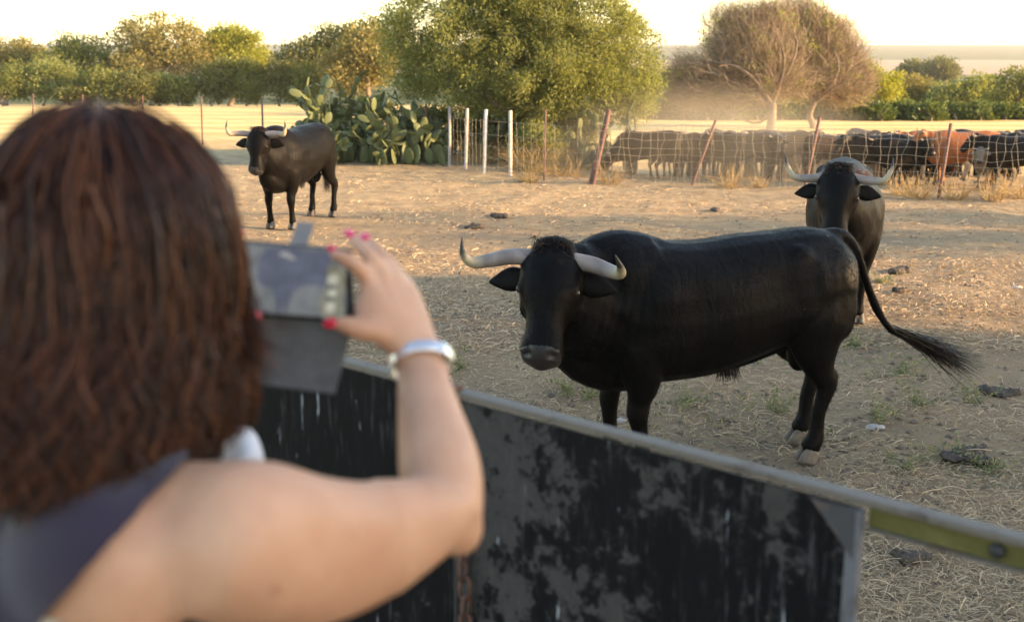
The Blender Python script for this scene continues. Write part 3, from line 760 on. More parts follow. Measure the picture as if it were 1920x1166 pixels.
L_DRY = leafmat('dry_grass', [(.42, .29, .13), (.55, .40, .19), (.34, .23, .11), (.48, .33, .14)], .7, .25, (1.1, 1, .7))
L_WEED = leafmat('grey_green_weed', [(.12, .14, .075), (.18, .20, .11), (.23, .23, .13), (.10, .13, .07)], .6, .25)
CACT = leafmat('cactus_pad', [(.045, .070, .032), (.075, .10, .047), (.11, .13, .058), (.09, .115, .047), (.15, .145, .06)], .55, .06)
L_HEDGE = leafmat('hedge_leaves', [(.05, .085, .028), (.085, .125, .04), (.12, .15, .05)], .5, .3)

def sample_crown(ells, n, shell=.55):
    """points in a union of ellipsoids (c, r), most of them towards the outside"""
    vol = np.array([r[0] * r[1] * r[2] for c, r in ells]); k = rng.choice(len(ells), n, p=vol / vol.sum())
    d = rng.normal(size=(n, 3)); d /= np.linalg.norm(d, axis=1, keepdims=True)
    rad = (shell + (1 - shell) * rng.random(n)) * np.where(rng.random(n) < .22, rng.random(n), 1)
    C = np.array([c for c, r in ells], float)[k]; Rr = np.array([r for c, r in ells], float)[k]
    return C + d * rad[:, None] * Rr, d
def leaf_quads(P, D, L, W, droop=.0, spread=.8):
    n = len(P); a = D + rng.normal(0, spread, (n, 3)) + np.array([0, 0, -droop]); a /= np.linalg.norm(a, axis=1, keepdims=True)
    b = np.cross(a, rng.normal(size=(n, 3))); b /= np.linalg.norm(b, axis=1, keepdims=True) + 1e-9
    l = (L * (.6 + .8 * rng.random(n)))[:, None]; w = (W * (.6 + .8 * rng.random(n)))[:, None]
    nn = np.cross(a, b) * (.15 * l)
    return np.stack([P, P + a * l * .5 + b * w + nn, P + a * l, P + a * l * .5 - b * w + nn], 1).reshape(-1, 3)
def crown_mesh(name, ells, clumps, per, rc, L, W, spread=.9, shell=.6, up=.25, squash=.8):
    C, D = sample_crown(ells, clumps, shell)
    sz = rc * (.55 + .9 * rng.random(clumps))
    cnt = np.maximum(3, (per * (sz / rc) ** 2).astype(int)); k = np.repeat(np.arange(clumps), cnt); n = len(k)
    off = rng.normal(size=(n, 3)); off /= np.linalg.norm(off, axis=1, keepdims=True); off *= (rng.random(n) ** .45)[:, None]
    P = C[k] + off * sz[k][:, None] * np.array([1, 1, squash])
    d = off * .9 + D[k] * .5 + np.array([0, 0, up])
    return npmesh(name, leaf_quads(P, d, L, W, 0, spread), 4), C
def twig_mesh(name, ells, origin, n, L, r, shell=.35, S=5, wig=.25, bias=(0, 0, .2)):
    """thin bare twigs fanning out from the middle of a crown"""
    P0, D = sample_crown(ells, n, shell); o = np.array(origin, float)
    d = P0 - o; d /= np.linalg.norm(d, axis=1, keepdims=True); d = d + rng.normal(0, .45, (n, 3)) + np.array(bias); d /= np.linalg.norm(d, axis=1, keepdims=True)
    Ln = L * (.5 + rng.random(n)); P = np.zeros((n, S, 3)); P[:, 0] = P0 - d * (Ln * .5)[:, None]
    for i in range(1, S):
        d = d + rng.normal(0, wig, (n, 3)); d /= np.linalg.norm(d, axis=1, keepdims=True); P[:, i] = P[:, i - 1] + d * (Ln / (S - 1))[:, None]
    b = np.cross(d, rng.normal(size=(n, 3))); b /= np.linalg.norm(b, axis=1, keepdims=True)
    W = b[:, None, :] * (r * np.linspace(1, .3, S))[None, :, None] * (.6 + .8 * rng.random(n))[:, None, None]
    return stripmesh(name, P, W)
def limbs_mesh(name, base, fork, targets, r0, r1=.02, lean=.1, n=9):
    a = Acc(); b = np.array(base, float); f = np.array(fork, float)
    m = (b + f) / 2 + rng.normal(0, lean, 3) * [1, 1, 0]
    a.loft([(*(b - [0, 0, .15]), r0 * 1.5, r0 * 1.5), (*(b + [0, 0, .12]), r0 * 1.12, r0 * 1.1), (*m, r0 * .92, r0 * .95), (*f, r0 * .85, r0 * .85)], side=(1, .1, 0), n=n, k=4)
    for t in targets:
        t = np.array(t, float); s = f + (b - f) * rng.uniform(-.02, .12); q = s * .6 + t * .4 + rng.normal(0, .12, 3) * np.linalg.norm(t - s) + [0, 0, .1 * np.linalg.norm(t - s)]
        rr = r0 * rng.uniform(.32, .55)
        a.loft([(*s, rr, rr), (*q, rr * .65, rr * .65), (*t, r1, r1)], side=(1, .2, .1), n=7, k=5)
    return a.mesh(name)
def tree(name, label, cat, base, fork_h, ells, leafm, clumps, per, rc, L, W, r0=.12, bark=None, group=None, shell=.6, up=.25, nl=12, spread=.9, twigs=None):
    root = empty(name, base); b = np.array(base, float); ells = [(np.array(c, float) - b, r) for c, r in ells]
    cm, C = crown_mesh('crown', ells, clumps, per, rc, L, W, spread, shell, up)
    tg = C[rng.choice(len(C), min(nl, len(C)), replace=False)]
    mc = np.mean([c for c, r in ells], axis=0); tg = mc + (tg - mc) * .72
    fk = np.array([mc[0] * .25, mc[1] * .25, fork_h])
    link('trunk', limbs_mesh('trunk', (0, 0, 0), fk, tg, r0), bark or BARK, root)
    cr = link('crown', cm, leafm, root, smooth=False)
    if twigs: link('twigs', twig_mesh('twigs', ells, fk, *twigs), L_BROWN, root, smooth=False)
    tag(root, label, cat, group); return root
def pell(u, v, ru, rv, d, rd_=None):
    """ellipsoid centred on pixel u, v at depth d with pixel radii"""
    s = d / FPX; return (PX(u, v, d), (ru * s, (rd_ if rd_ else ru * s * .9), rv * s))
def at_depth(u, d):
    """ground place below pixel column u at depth d"""
    p = PX(u, 583, d); y = math.sqrt(max(d * d - p.x * p.x * 0, 0)) * 1.0; return Vector(((u - 960) / FPX * d, y, gz((u - 960) / FPX * d, y)))
# --- big olive in the middle
D0 = 25.5
base = at_depth(1000, D0)
ells = [pell(840, 60, 130, 105, D0 - .4), pell(960, 20, 130, 110, D0 - .2), pell(1075, 70, 125, 125, D0 - .3), pell(1165, 120, 78, 92, D0 + .3), pell(770, 110, 62, 70, D0), pell(1000, 130, 110, 66, D0 - .8), pell(880, 148, 100, 52, D0 - .6), pell(950, -70, 190, 80, D0 + .3), pell(1180, 190, 50, 40, D0 + .2), pell(1120, 170, 70, 52, D0 - .5), pell(905, 185, 80, 34, D0 - .3), pell(1020, 178, 80, 40, D0 - .6), pell(800, 160, 62, 40, D0 - .2), pell(1200, 165, 44, 60, D0 - .2), pell(1150, 205, 62, 34, D0 + .1)]
tree('olive_tree', 'big bushy olive tree with a wide crown beside the white posts', 'tree', base, 1.25, ells, L_OLIVE, 3200, 62, .22, .075, .0125, r0=.20, nl=26, shell=.66, up=.3, spread=.7)
# low bushy skirt of the olive, behind the fence
# --- two dry brown trees at the right
for (bu, bd, cl, lab, w) in ((1441, 41.0, [(1420, 90, 100, 80), (1330, 145, 80, 62), (1375, 40, 70, 50), (1440, 25, 62, 46), (1440, 150, 105, 50), (1295, 175, 62, 36), (1275, 130, 38, 44), (1380, 172, 80, 30), (1262, 170, 34, 30), (1350, 85, 50, 40)], 'dry brown tree with a thick trunk and a mostly bare crown above the herd', .17),
                            (1519, 42.5, [(1520, 90, 80, 80), (1590, 110, 46, 62), (1540, 142, 90, 52), (1500, 30, 60, 46), (1580, 172, 56, 34), (1560, 60, 50, 40), (1618, 150, 36, 50)], 'dry brown tree with a thinner trunk and green shoots at the crown top', .12)):
    base = at_depth(bu, bd); ells = [pell(*c, bd) for c in cl]; b = np.array(base, float)
    root = empty('dry_tree', base); el = [(np.array(c, float) - b, r) for c, r in ells]
    C, _ = sample_crown(el, 60, .5); fk = np.array([0, 0, 1.0])
    link('trunk', limbs_mesh('trunk', (0, 0, 0), fk, C[:26], w, .010), BARK_P, root)
    link('twigs', twig_mesh('twigs', el, fk + [0, 0, .3], 32000, .58, .0072, .2, 5, .30), L_BROWN, root, smooth=False)
    top = [e for e in el if True]
    cm, _ = crown_mesh('leaves', top, 150 if w > .15 else 190, 26, .24, .10, .026, 1.0, .4); link('leaves', cm, L_OLIVE, root, smooth=False)
    tag(root, lab, 'tree', 'dry brown trees behind the herd')
# --- trees and shrubs beyond the left field
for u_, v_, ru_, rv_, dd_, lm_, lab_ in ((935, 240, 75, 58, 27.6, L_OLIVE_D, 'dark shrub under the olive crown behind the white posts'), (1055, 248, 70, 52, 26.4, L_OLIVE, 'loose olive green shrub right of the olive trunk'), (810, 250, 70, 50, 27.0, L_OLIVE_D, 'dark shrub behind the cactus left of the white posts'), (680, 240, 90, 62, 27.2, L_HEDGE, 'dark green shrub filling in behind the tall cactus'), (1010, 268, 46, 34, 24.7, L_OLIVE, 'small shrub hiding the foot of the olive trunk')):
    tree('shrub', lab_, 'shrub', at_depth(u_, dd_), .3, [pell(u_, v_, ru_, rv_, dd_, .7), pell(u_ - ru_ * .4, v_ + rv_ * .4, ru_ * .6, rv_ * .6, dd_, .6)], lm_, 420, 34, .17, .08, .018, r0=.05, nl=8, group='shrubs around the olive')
LT = [('holm_oak', 'small golden green tree at the far left edge behind the field', 25, 74, L_GOLD, [(20, 112, 66, 36), (60, 128, 46, 34), (-30, 125, 50, 34)]),
      ('broadleaf_tree', 'dark green tree left of the tallest golden oak', 145, 70, L_GREEN, [(150, 100, 55, 38), (115, 130, 60, 36), (185, 140, 50, 40), (140, 155, 70, 26)]),
      ('holm_oak', 'tallest golden leaved oak on the left skyline', 295, 70, L_GOLD, [(295, 65, 78, 42), (255, 90, 62, 48), (345, 95, 62, 50), (240, 75, 38, 30), (375, 110, 34, 36), (300, 118, 100, 40)]),
      ('broadleaf_tree', 'bright yellow green tree right of the golden oak', 440, 72, L_LIME, [(430, 82, 46, 32), (465, 98, 40, 36), (410, 100, 40, 34), (450, 120, 56, 30)]),
      ('holm_oak', 'dark olive toned oak rising behind the left part of the cactus', 600, 66, L_OLIVE_D, [(585, 118, 66, 46), (640, 92, 60, 44), (540, 130, 40, 36), (690, 80, 46, 52)]),
      ('holm_oak', 'brownish oak close against the left flank of the big olive', 700, 62, L_GOLD, [(690, 110, 56, 56), (650, 130, 50, 44)])]
for nm_, lab, bu, dd, lm, cl in LT:
    tree(nm_, lab, 'tree', at_depth(bu, dd), 1.2, [pell(*c, dd + rng.uniform(-1, 1)) for c in cl], lm, 420, 34, .48, .17, .055, r0=.16, nl=10, shell=.66, group='trees beyond the left field')
SH = [(20, 150, 62, 36, L_GREEN), (95, 150, 50, 34, L_OLIVE), (200, 160, 52, 28, L_GREEN), (262, 152, 44, 34, L_OLIVE_D), (345, 152, 44, 36, L_GREEN), (405, 148, 46, 38, L_OLIVE_D), (470, 145, 50, 42, L_GREEN), (530, 150, 44, 40, L_OLIVE_D), (310, 165, 40, 24, L_OLIVE), (150, 168, 40, 22, L_OLIVE_D), (580, 160, 46, 34, L_GREEN)]
ordn = ['first', 'second', 'third', 'fourth', 'fifth', 'sixth', 'seventh', 'eighth', 'ninth', 'tenth', 'eleventh']
for i, (u, v, ru, rv, lm) in enumerate(sorted(SH, key=lambda s: s[0])):
    dd = 64 + rng.uniform(-1, 1)
    tree('shrub', '%s shrub from the left in the low hedge behind the far left field' % ordn[i], 'shrub', at_depth(u, dd), .35, [pell(u, v + rng.uniform(-14, 16), ru * rng.uniform(.6, 1.0), rv * rng.uniform(.6, 1.15), dd), pell(u - ru * rng.uniform(-.4, .4), v + rv * .5, ru * .8, rv * .6, dd - .5)], lm, 170, 34, .36, .13, .042, r0=.06, nl=6, group='shrubs in the hedge behind the left field')
# --- hedge and trees behind the herd at the right
RT = [('broadleaf_tree', 'yellow green tree at the right side of the dry trees', 1630, 50, L_LIME, [(1625, 165, 46, 50), (1660, 180, 40, 40)]),
      ('shrub', 'grey green bush just right of the olive tree under the dry crown', 1245, 50, L_GREEN, [(1245, 175, 50, 45), (1270, 195, 50, 36)]),
      ('shrub', 'dark bush between the two dry trunks', 1475, 50, L_OLIVE_D, [(1480, 205, 50, 28)]),
      ('shrub', 'broad green bush below the left dry crown', 1350, 51, L_GREEN, [(1340, 200, 60, 32), (1390, 205, 50, 28)]),
      ('broadleaf_tree', 'ochre green bush with a rounded top right of the yellow green tree', 1695, 60, L_GOLD, [(1700, 172, 46, 34), (1735, 188, 50, 30)]),
      ('broadleaf_tree', 'wide olive green tree in the right hedge', 1800, 58, L_OLIVE, [(1790, 188, 60, 34), (1840, 176, 46, 32)]),
      ('broadleaf_tree', 'dark green tree cut by the right picture edge', 1905, 54, L_GREEN, [(1905, 172, 40, 44), (1880, 195, 46, 32), (1950, 178, 50, 42)]),
      ('holm_oak', 'round dark oak standing far off in the valley field', 1765, 180, L_OLIVE_D, [(1765, 133, 30, 18)]),
      ('holm_oak', 'smaller round dark oak far off beside the larger round one', 1712, 185, L_OLIVE_D, [(1712, 137, 22, 14)])]
for nm_, lab, bu, dd, lm, cl in RT:
    far = dd > 100; k_ = dd / 55
    tree(nm_, lab, 'shrub' if nm_ == 'shrub' else 'tree', at_depth(bu, dd), .6 if not far else 1.0, [pell(*c, dd) for c in cl], lm, 260 if not far else 160, 32, .36 * k_, .14 * k_, .045 * k_, r0=.10, nl=8, group='trees and bushes behind the herd')
for i, u in enumerate(range(1230, 1960, 46)):
    dd = 47.5 + rng.uniform(-.5, .5)
    v0 = 212 + 8 * (u - 1230) / 700
    tree('hedge_bush', '%s leafy bush of the low green hedge behind the herd, counting from the olive tree' % (ordn + ['twelfth', 'thirteenth', 'fourteenth', 'fifteenth', 'sixteenth'])[i], 'bush', at_depth(u, dd), .25,
         [pell(u, v0, 38, 22 + rng.uniform(-3, 5), dd, .5)], L_HEDGE, 130, 26, .22, .16, .04, r0=.04, nl=5, up=.5, group='bushes of the low hedge behind the herd')
# --- prickly pears
pad_me = Acc().ell((0, 0, .5), (.27, .045, .5), n=12, m=7).mesh('pad')
pad_me.materials.append(CACT)
PAD_N = [0]
def prickly_pear(label, u0, u1, v0, v1, d, n, group):
    root = empty('prickly_pear', at_depth((u0 + u1) / 2, d)); rb = np.array(root.location)
    s = d / FPX; pads = []
    for _ in range(max(4, n // 7)):
        u = rng.uniform(u0 + 15, u1 - 15); b = at_depth(u, d + rng.uniform(-.6, .6)); pads.append((np.array(b), np.array([rng.normal(0, .2), rng.normal(0, .2), 1.0]), rng.uniform(.34, .48), rng.uniform(0, 3.14)))
    topz = PX(0, v0, d).z
    lo, hi = (u0 - 960) * s, (u1 - 960) * s
    tries = 0
    while len(pads) < n and tries < n * 30:
        tries += 1
        p, dr, L, yw = pads[rng.integers(max(0, len(pads) - 30), len(pads))] if rng.random() < .7 else pads[rng.integers(len(pads))]
        dd_ = dr / np.linalg.norm(dr); tip = p + dd_ * L * .93
        nd = dd_ + rng.normal(0, .95, 3) + np.array([0, 0, .62]); nd /= np.linalg.norm(nd)
        mid_x = ((tip[0] - lo) / (hi - lo) - .5) * 2
        lim = topz - (topz - rb[2]) * .30 * abs(mid_x) ** 2
        L2 = rng.uniform(.19, .31)
        if tip[2] + nd[2] * L2 > lim or tip[2] + nd[2] * L2 < rb[2] + .15 or tip[0] < lo or tip[0] > hi: continue
        pads.append((tip, nd, L2, rng.uniform(0, 3.14)))
    for p, dr, L, yw in pads:
        o = link('pad', pad_me, None, root, smooth=False)
        q = Vector(dr).to_track_quat('Z', 'Y') @ Quaternion((0, 0, 1), yw)
        o.rotation_mode = 'QUATERNION'; o.rotation_quaternion = q; o.location = p - rb
        o.scale = (L * rng.uniform(.95, 1.25), L, L)
    tag(root, label, 'cactus', group)
pad_me.shade_smooth()
prickly_pear('prickly pear cactus reaching farthest left behind the lone bull', 552, 650, 118, 300, 25.2, 150, 'prickly pear clumps by the fence')
prickly_pear('tallest prickly pear cactus left of the olive tree', 610, 725, 96, 300, 25.6, 190, 'prickly pear clumps by the fence')
prickly_pear('prickly pear cactus under the left edge of the olive crown', 690, 800, 140, 302, 25.0, 150, 'prickly pear clumps by the fence')
prickly_pear('prickly pear cactus in the shade left of the white posts', 770, 860, 170, 302, 25.4, 100, 'prickly pear clumps by the fence')
prickly_pear('prickly pear cactus in the shade behind the white posts', 850, 990, 175, 300, 26.8, 110, 'prickly pear clumps by the fence')
prickly_pear('sunlit prickly pear cactus under the right edge of the olive crown', 1060, 1150, 165, 300, 25.4, 90, 'prickly pear clumps by the fence')
prickly_pear('small prickly pear sprouting just left of the braced leaning post', 1140, 1205, 185, 285, 24.9, 50, 'prickly pear clumps by the fence')
# --- dry brush, tufts and weeds
def tuft(name, label, cat, p, n, L, r, lean, m, group, S=6, grav=.5, rad=.12):
    root_p = Vector((p[0], p[1], gz(p[0], p[1])))
    th = rng.random(n) * 6.28; rr = rad * np.sqrt(rng.random(n))
    P = np.stack([np.cos(th) * rr, np.sin(th) * rr, np.full(n, -.01)], 1)
    D = np.stack([np.cos(th) * lean, np.sin(th) * lean, np.ones(n)], 1)
    o = link(name, strands(name, P, D, L, .35, r, grav, S=S, curl=.4, taper=.4), m)
    o.location = root_p; tag(o, label, cat, group); return o
def weed(label, p, n, size, group, m=None):
    k = rng.integers(7, 11); root = empty('weed', (p[0], p[1], gz(p[0], p[1])))
    th = rng.random(k) * 6.28
    D = np.stack([np.cos(th) * .8, np.sin(th) * .8, np.full(k, .7)], 1); P = np.zeros((k, 3)) + rng.normal(0, size * .18, (k, 3)) * [1, 1, 0]
    st_ = strands('stems', P, D, size, .35, .0028, .5, S=6, curl=.4); sv = coords(st_)
    link('stem', st_, m or L_WEED, root)
    pk = sv[rng.choice(len(sv), n)] + rng.normal(0, size * .07, (n, 3)); pk[:, 2] = np.abs(pk[:, 2])
    link('leaf', npmesh('leaf', leaf_quads(pk, np.tile([0, 0, .6], (n, 1)), size * .13, size * .035, 0, .9), 4), m or L_WEED, root, smooth=False)['kind'] = 'stuff'
    tag(root, label, 'weed', group)
for (u, v, n, L, lab) in ((1000, 322, 260, .62, 'dry grass brush at the foot of the olive trunk'), (1070, 312, 320, .75, 'tall dry brush between the olive trunk and the leaning post'), (1052, 330, 160, .45, 'short dry brush by the thin rusty post right of the white posts'), (905, 305, 180, .6, 'dry brush behind the white posts')):
    tuft('dry_brush', lab, 'dry grass', GT(u, v), n, L, .005, .55, L_OLIVE if L > .7 else L_DRY, 'dry brush by the olive', rad=.38, grav=.6)
for (u, v, L, lab) in ((1143, 345, .42, 'golden dry tuft at the foot of the braced leaning post'), (1365, 352, .38, 'golden dry tuft just right of the leaning post behind the bulls'), (1420, 352, .22, 'small golden tuft between two leaning posts'), (990, 342, .32, 'low golden tuft right of the white posts'), (1720, 372, .40, 'dry tuft right of the facing bull by the fence'), (1860, 376, .42, 'dry tuft under the fence at the right edge'), (1905, 372, .45, 'rightmost dry tuft by the mesh fence'), (1690, 366, .30, 'dry tuft behind the right horn of the facing bull'), (1790, 374, .34, 'dry tuft at the foot of the upright rusty post')):
    tuft('dry_tuft', lab, 'dry grass', GT(u, v), 90, L, .0045, .5, L_DRY, 'dry tufts along the mesh fence', rad=.16)
WD = [(1110, 745, .24, 'green weed with straw stems below the near bull head by the rail'), (1060, 740, .20, 'small weed between the rail and the near bull chest'), (1460, 772, .22, 'green weed just left of the near bull hind legs'), (1650, 530, .22, 'upright pale weed below the facing bull'), (1690, 700, .24, 'pale green weed right of the near bull tail bend'), (1720, 760, .2, 'low green weed below the tail tuft'), (1830, 755, .2, 'low green weed toward the right edge under the tail tip'), (1640, 790, .2, 'low weed right of the near bull hooves'), (1850, 880, .2, 'green weed above the yellow bar at the right'), (1780, 860, .18, 'small green weed left of the one above the yellow bar'), (860, 690, .22, 'green weed beside the raised wrist behind the rail'), (1290, 755, .2, 'low weed under the near bull belly'), (1600, 650, .2, 'weed behind the near bull hind legs'), (1700, 880, .16, 'small weed near the end of the black panel')]
for u, v, sz, lab in WD: weed(lab, GT(u, v), 170, sz, 'green weeds in the trampled straw')
nw = 9000; xw, yw = in_view(nw, 4, 12, 1.6); kp = patchy(xw, yw, 1.1, 2.2) > .60; xw, yw = xw[kp], yw[kp]; nw = len(xw)
o = link('green_sprouts', npmesh('green_sprouts', leaf_quads(np.stack([xw, yw, hz(xw, yw) + .003], 1), np.tile([0, 0, .7], (nw, 1)), .045, .008, 0, .8), 4), L_WEED, smooth=False)
tag(o, 'sparse low green sprouts among the straw', 'sprouts', kind='stuff')
# --- dung pats and pale stones
DUNG = simple('dry_dung', (.085, .064, .048), .95, .4, 12, 1.0, dist=.02)
for i, (u, v, r, lab) in enumerate(((938, 408, .17, 'dark dung pat behind the near bull horns'), (893, 428, .14, 'dung pat left of the one behind the horns'), (1690, 512, .17, 'raised dung heap right of the facing bull leg'), (1632, 445, .13, 'flat dung pat behind the facing bull head at the right'), (1868, 742, .12, 'grey dung pat below the tail tip'), (1480, 452, .14, 'dung pat between the facing bull and the near bull back'), (1795, 855, .16, 'dark dung pat above the yellow bar'), (1340, 396, .13, 'dung pat far behind the near bull shoulder'), (1690, 548, .10, 'small dark dung pat right of the facing bull hoof'), (1715, 1050, .09, 'small dung lump under the yellow bar'), (1840, 345, .16, 'dark dung pat near the fence at the right edge'))):
    p = GT(u, v); a = Acc()
    for k in range(7): a.ell((rng.normal(0, r * .42), rng.normal(0, r * .36), .012 + .02 * rng.random()), (r * rng.uniform(.3, .6), r * rng.uniform(.3, .55), r * rng.uniform(.12, .3)), n=10, m=6)
    me = remeshed('dung_pat', a, .016, 2); V = coords(me); V += normals(me) * (rng.normal(0, .006, len(V)))[:, None]; setco(me, V)
    o = link('dung_pat', me, DUNG); me.materials.clear(); me.materials.append(DUNG); o.location = p; tag(o, lab, 'dung', 'dung pats on the pasture')
STONE = simple('pale_stone', (.30, .28, .26), .8, .2, 20, .4)
for u, v, r, lab in ((1640, 802, .045, 'pale flat stone right of the near bull hooves'), (1905, 540, .05, 'pale stone at the right edge behind the tail'), (1160, 790, .04, 'pale stone by the near bull front legs'), (1905, 1010, .03, 'small pale stone just beyond the yellow bar')):
    p = GT(u, v); a = Acc().ell((0, 0, 0), (r * 1.4, r, r * .55), n=10, m=6); V = np.array(a.V); V *= 1 + rng.normal(0, .08, (len(V), 1)); a.V = list(V)
    o = link('stone', a.mesh('stone'), STONE); o.location = p; tag(o, lab, 'stone', 'pale stones on the pasture')
# --- row of trees outside the picture on the right that shades the near pasture
q_n = Vector((-SUN_DIR.y, SUN_DIR.x, 0)).normalized(); q_s = Vector((SUN_DIR.x, SUN_DIR.y, 0)).normalized()
if q_n.y < 0: q_n = -q_n
for i, (q, L, rw, zc, zr) in enumerate(((-6, 24, 3.2, 5.2, 4.4), (-1.2, 23, 3.2, 5.8, 5.0), (3.2, 25, 3.2, 6.0, 5.2), (7.8, 23.5, 2.8, 5.2, 4.2), (15.8, 26, 2.5, 4.6, 3.0), (.6, 14.5, 2.6, 4.9, 3.6))):  # last tree is added nearer in, to keep sun off the woman
    p = q_s * L + q_n * q; p.z = gz(p.x, p.y)
    E = [((p.x + rng.normal(0, .3), p.y + rng.normal(0, .2), zc), (rw, rw, zr * .75)), ((p.x, p.y + rw * .3, zc - 1.2), (rw * .8, rw * .8, zr * .55)), ((p.x, p.y - rw * .3, zc - 1.4), (rw * .8, rw * .75, zr * .55)), ((p.x, p.y, zc + zr * .45), (rw * .7, rw * .7, zr * .45))]
    tree('shade_tree', 'unseen holm oak outside the right picture edge, %s from the camera' % ordn[i], 'tree', p, 1.6, E, L_OLIVE_D, 560 if q < 12 else 150, 32, .55, .20, .07, r0=.22, nl=12, shell=.55, group='oaks outside the right picture edge')
# ------------------------------------------------------------------ fences
WIRE = simple('galvanised_wire', (.30, .26, .20), .5, .25, 30, .1, metal=.3)
RUSTP = simple('rusty_post', (.13, .062, .042), .8, .35, 12, .5); WHITEP = simple('whitewashed_post', (.44, .41, .36), .8, .18, 9, .4); GREYP = simple('grey_post', (.34, .30, .26), .8, .25, 9, .4)
def post_mesh(name, foot, top, r, flat=False):
    a = Acc(); f, t = np.array(foot, float), np.array(top, float)
    a.loft([(*(f - (t - f) * .15), r, r), (*f, r, r), (*t, r, r)], side=(1, .2, 0), n=8, k=1, cap=.25)
    return a.mesh(name)
def post_at(u0, v0, u1, v1):
    """foot on the ground below pixel u0, v0; top at pixel u1, v1 at the same depth"""
    f = GT(u0, v0); d = f.y * math.cos(PITCH) + (CAM_H - f.z) * math.sin(PITCH)
    top = PX(u1, v1, d); return f, top
def wire_run(pts, r, sag=.02):
    """one wire through the points"""
    P = []
    for a, b in zip(pts[:-1], pts[1:]):
        for t in np.linspace(0, 1, 9)[:-1]: P.append(a.lerp(b, t) - Vector((0, 0, sag * 4 * t * (1 - t))))
    P.append(pts[-1]); return np.array([tuple(p) for p in P])[None]
def fence(name, label, posts, levels, wr, verticals=0.0, wob=.02, mesh_h=1.0, extend=None):
    root = empty(name, posts[0][0]); base = root.location.copy()
    feet = [p[0] for p in posts]; tops = [p[1] for p in posts]
    for f, t, r, m in posts:
        link('post', post_mesh('post', f - base, t - base, r), m, root)
    ups = []
    for f, t, r, m in posts:
        h = 1.12; ups.append((Vector((f.x, f.y, f.z)), Vector((f.x, f.y, f.z + h)) if t.z - f.z > .6 else t))
    for lv in levels:
        pts = [a.lerp(b, lv) - base for a, b in ups]
        P = wire_run(pts, wr, .03 * (1 if lv > .8 else .6)); P += rng.normal(0, wob * .25, P.shape) * [.0, .3, 1]
        link('wire', tubemesh('wire', P, np.full(P.shape[:2], wr), 4), WIRE, root)
    if verticals > 0:
        ch_ = []
        for (a0, a1), (b0, b1) in zip(ups[:-1], ups[1:]):
            n = max(2, int((b0 - a0).length / verticals)); S = 9
            for t in np.linspace(0, 1, n + 1)[:-1]:
                lo, hi = a0.lerp(b0, t) - base, a1.lerp(b1, t) - base; w = rng.normal(0, wob, (S, 1)).cumsum(0) * .45
                P = np.array([tuple(lo.lerp(hi, q)) for q in np.linspace(.02, levels[-1], S)]); dirv = np.array((b0 - a0).normalized())
                ch_.append(P + w * dirv)
        me = tubemesh('mesh_wires', np.array(ch_), np.full((len(ch_), 9), wr * .9), 4); o = link('mesh_wires', me, WIRE, root); o['kind'] = 'stuff'
    return root
def P4(u0, v0, u1, v1, r, m): f, t = post_at(u0, v0, u1, v1); return (f, t, r, m)
fl = fence('wire_fence', '', [P4(-60, 262, -56, 178, .022, RUSTP), P4(62, 264, 62, 176, .02, RUSTP), P4(155, 266, 155, 178, .02, RUSTP), P4(268, 268, 267, 180, .022, RUSTP), P4(380, 272, 377, 181, .022, RUSTP), P4(494, 285, 491, 184, .024, RUSTP), P4(606, 296, 604, 186, .026, RUSTP), P4(727, 305, 724, 188, .026, RUSTP), P4(800, 306, 799, 196, .026, RUSTP)], [.18, .42, .66, .95], .0035)
tag(fl, 'thin wire fence on slim rusty posts along the left field', 'fence')
fc = fence('wire_fence', '', [P4(843, 312, 843, 200, .034, GREYP), P4(873, 318, 876, 204, .034, GREYP), P4(908, 325, 911, 206, .036, WHITEP), P4(957, 330, 957, 208, .036, WHITEP), P4(1020, 338, 1023, 205, .02, RUSTP), P4(1106, 345, 1141, 206, .036, RUSTP)], [.1, .3, .5, .7, .95], .003, .22)
tag(fc, 'wire fence on whitewashed posts in front of the olive tree', 'fence')
fr_ = fence('mesh_fence', '', [P4(1112, 346, 1142, 208, .040, RUSTP), P4(1298, 347, 1342, 226, .026, RUSTP), P4(1508, 358, 1537, 220, .030, RUSTP), P4(1760, 372, 1783, 232, .030, RUSTP), P4(2010, 388, 2020, 240, .030, RUSTP)], [.03, .14, .26, .38, .50, .62, .75, .88, .99], .0030, .15, .06)
link('brace', post_mesh('brace', *[p - fr_.location for p in post_at(1148, 318, 1143, 226)], .015), RUSTP, fr_)
tag(fr_, 'square wire mesh fence on leaning rusty posts in front of the herd', 'fence')
# ------------------------------------------------------------------ herd behind the mesh fence
HC = {'black': coat_material('herd_black', (.010, .008, .0065), .04, specks=False), 'dark brown': coat_material('herd_dark_brown', (.035, .02, .014), .06, specks=False), 'red brown': coat_material('herd_red_brown', (.26, .085, .035), .05, (.32, .12, .05), specks=False), 'dusty grey brown': coat_material('herd_grey_brown', (.12, .095, .075), .3, specks=False), 'pale tan': coat_material('herd_pale_tan', (.36, .27, .18), .2, (.42, .32, .22), specks=False)}
SM = [(0, .09, .02), (-.02, .16, .03), (.0, .22, .06), (.0, .25, .12), (-.05, .255, .17)]
SMH = {1: SM, -1: [(a, -b, c) for a, b, c in SM]}
protos = []
for kw in (dict(poll=(1.06, .0, 1.32), hyaw=0, hpitch=45), dict(poll=(1.0, .18, 1.28), hyaw=40, hpitch=50), dict(poll=(1.10, 0, .72), hyaw=0, hpitch=68), dict(poll=(1.0, -.18, 1.30), hyaw=-42, hpitch=48)):
    r_, _ = cattle('young_cow', (0, 0, 0), 0, horns=SMH, hrad=.03, voxel=.032, coat=HC['black'], detail=False, tuft=.25, muscle=False, hump=-1.2, headscale=.95, **kw)
    protos.append(r_)
used_p = set()
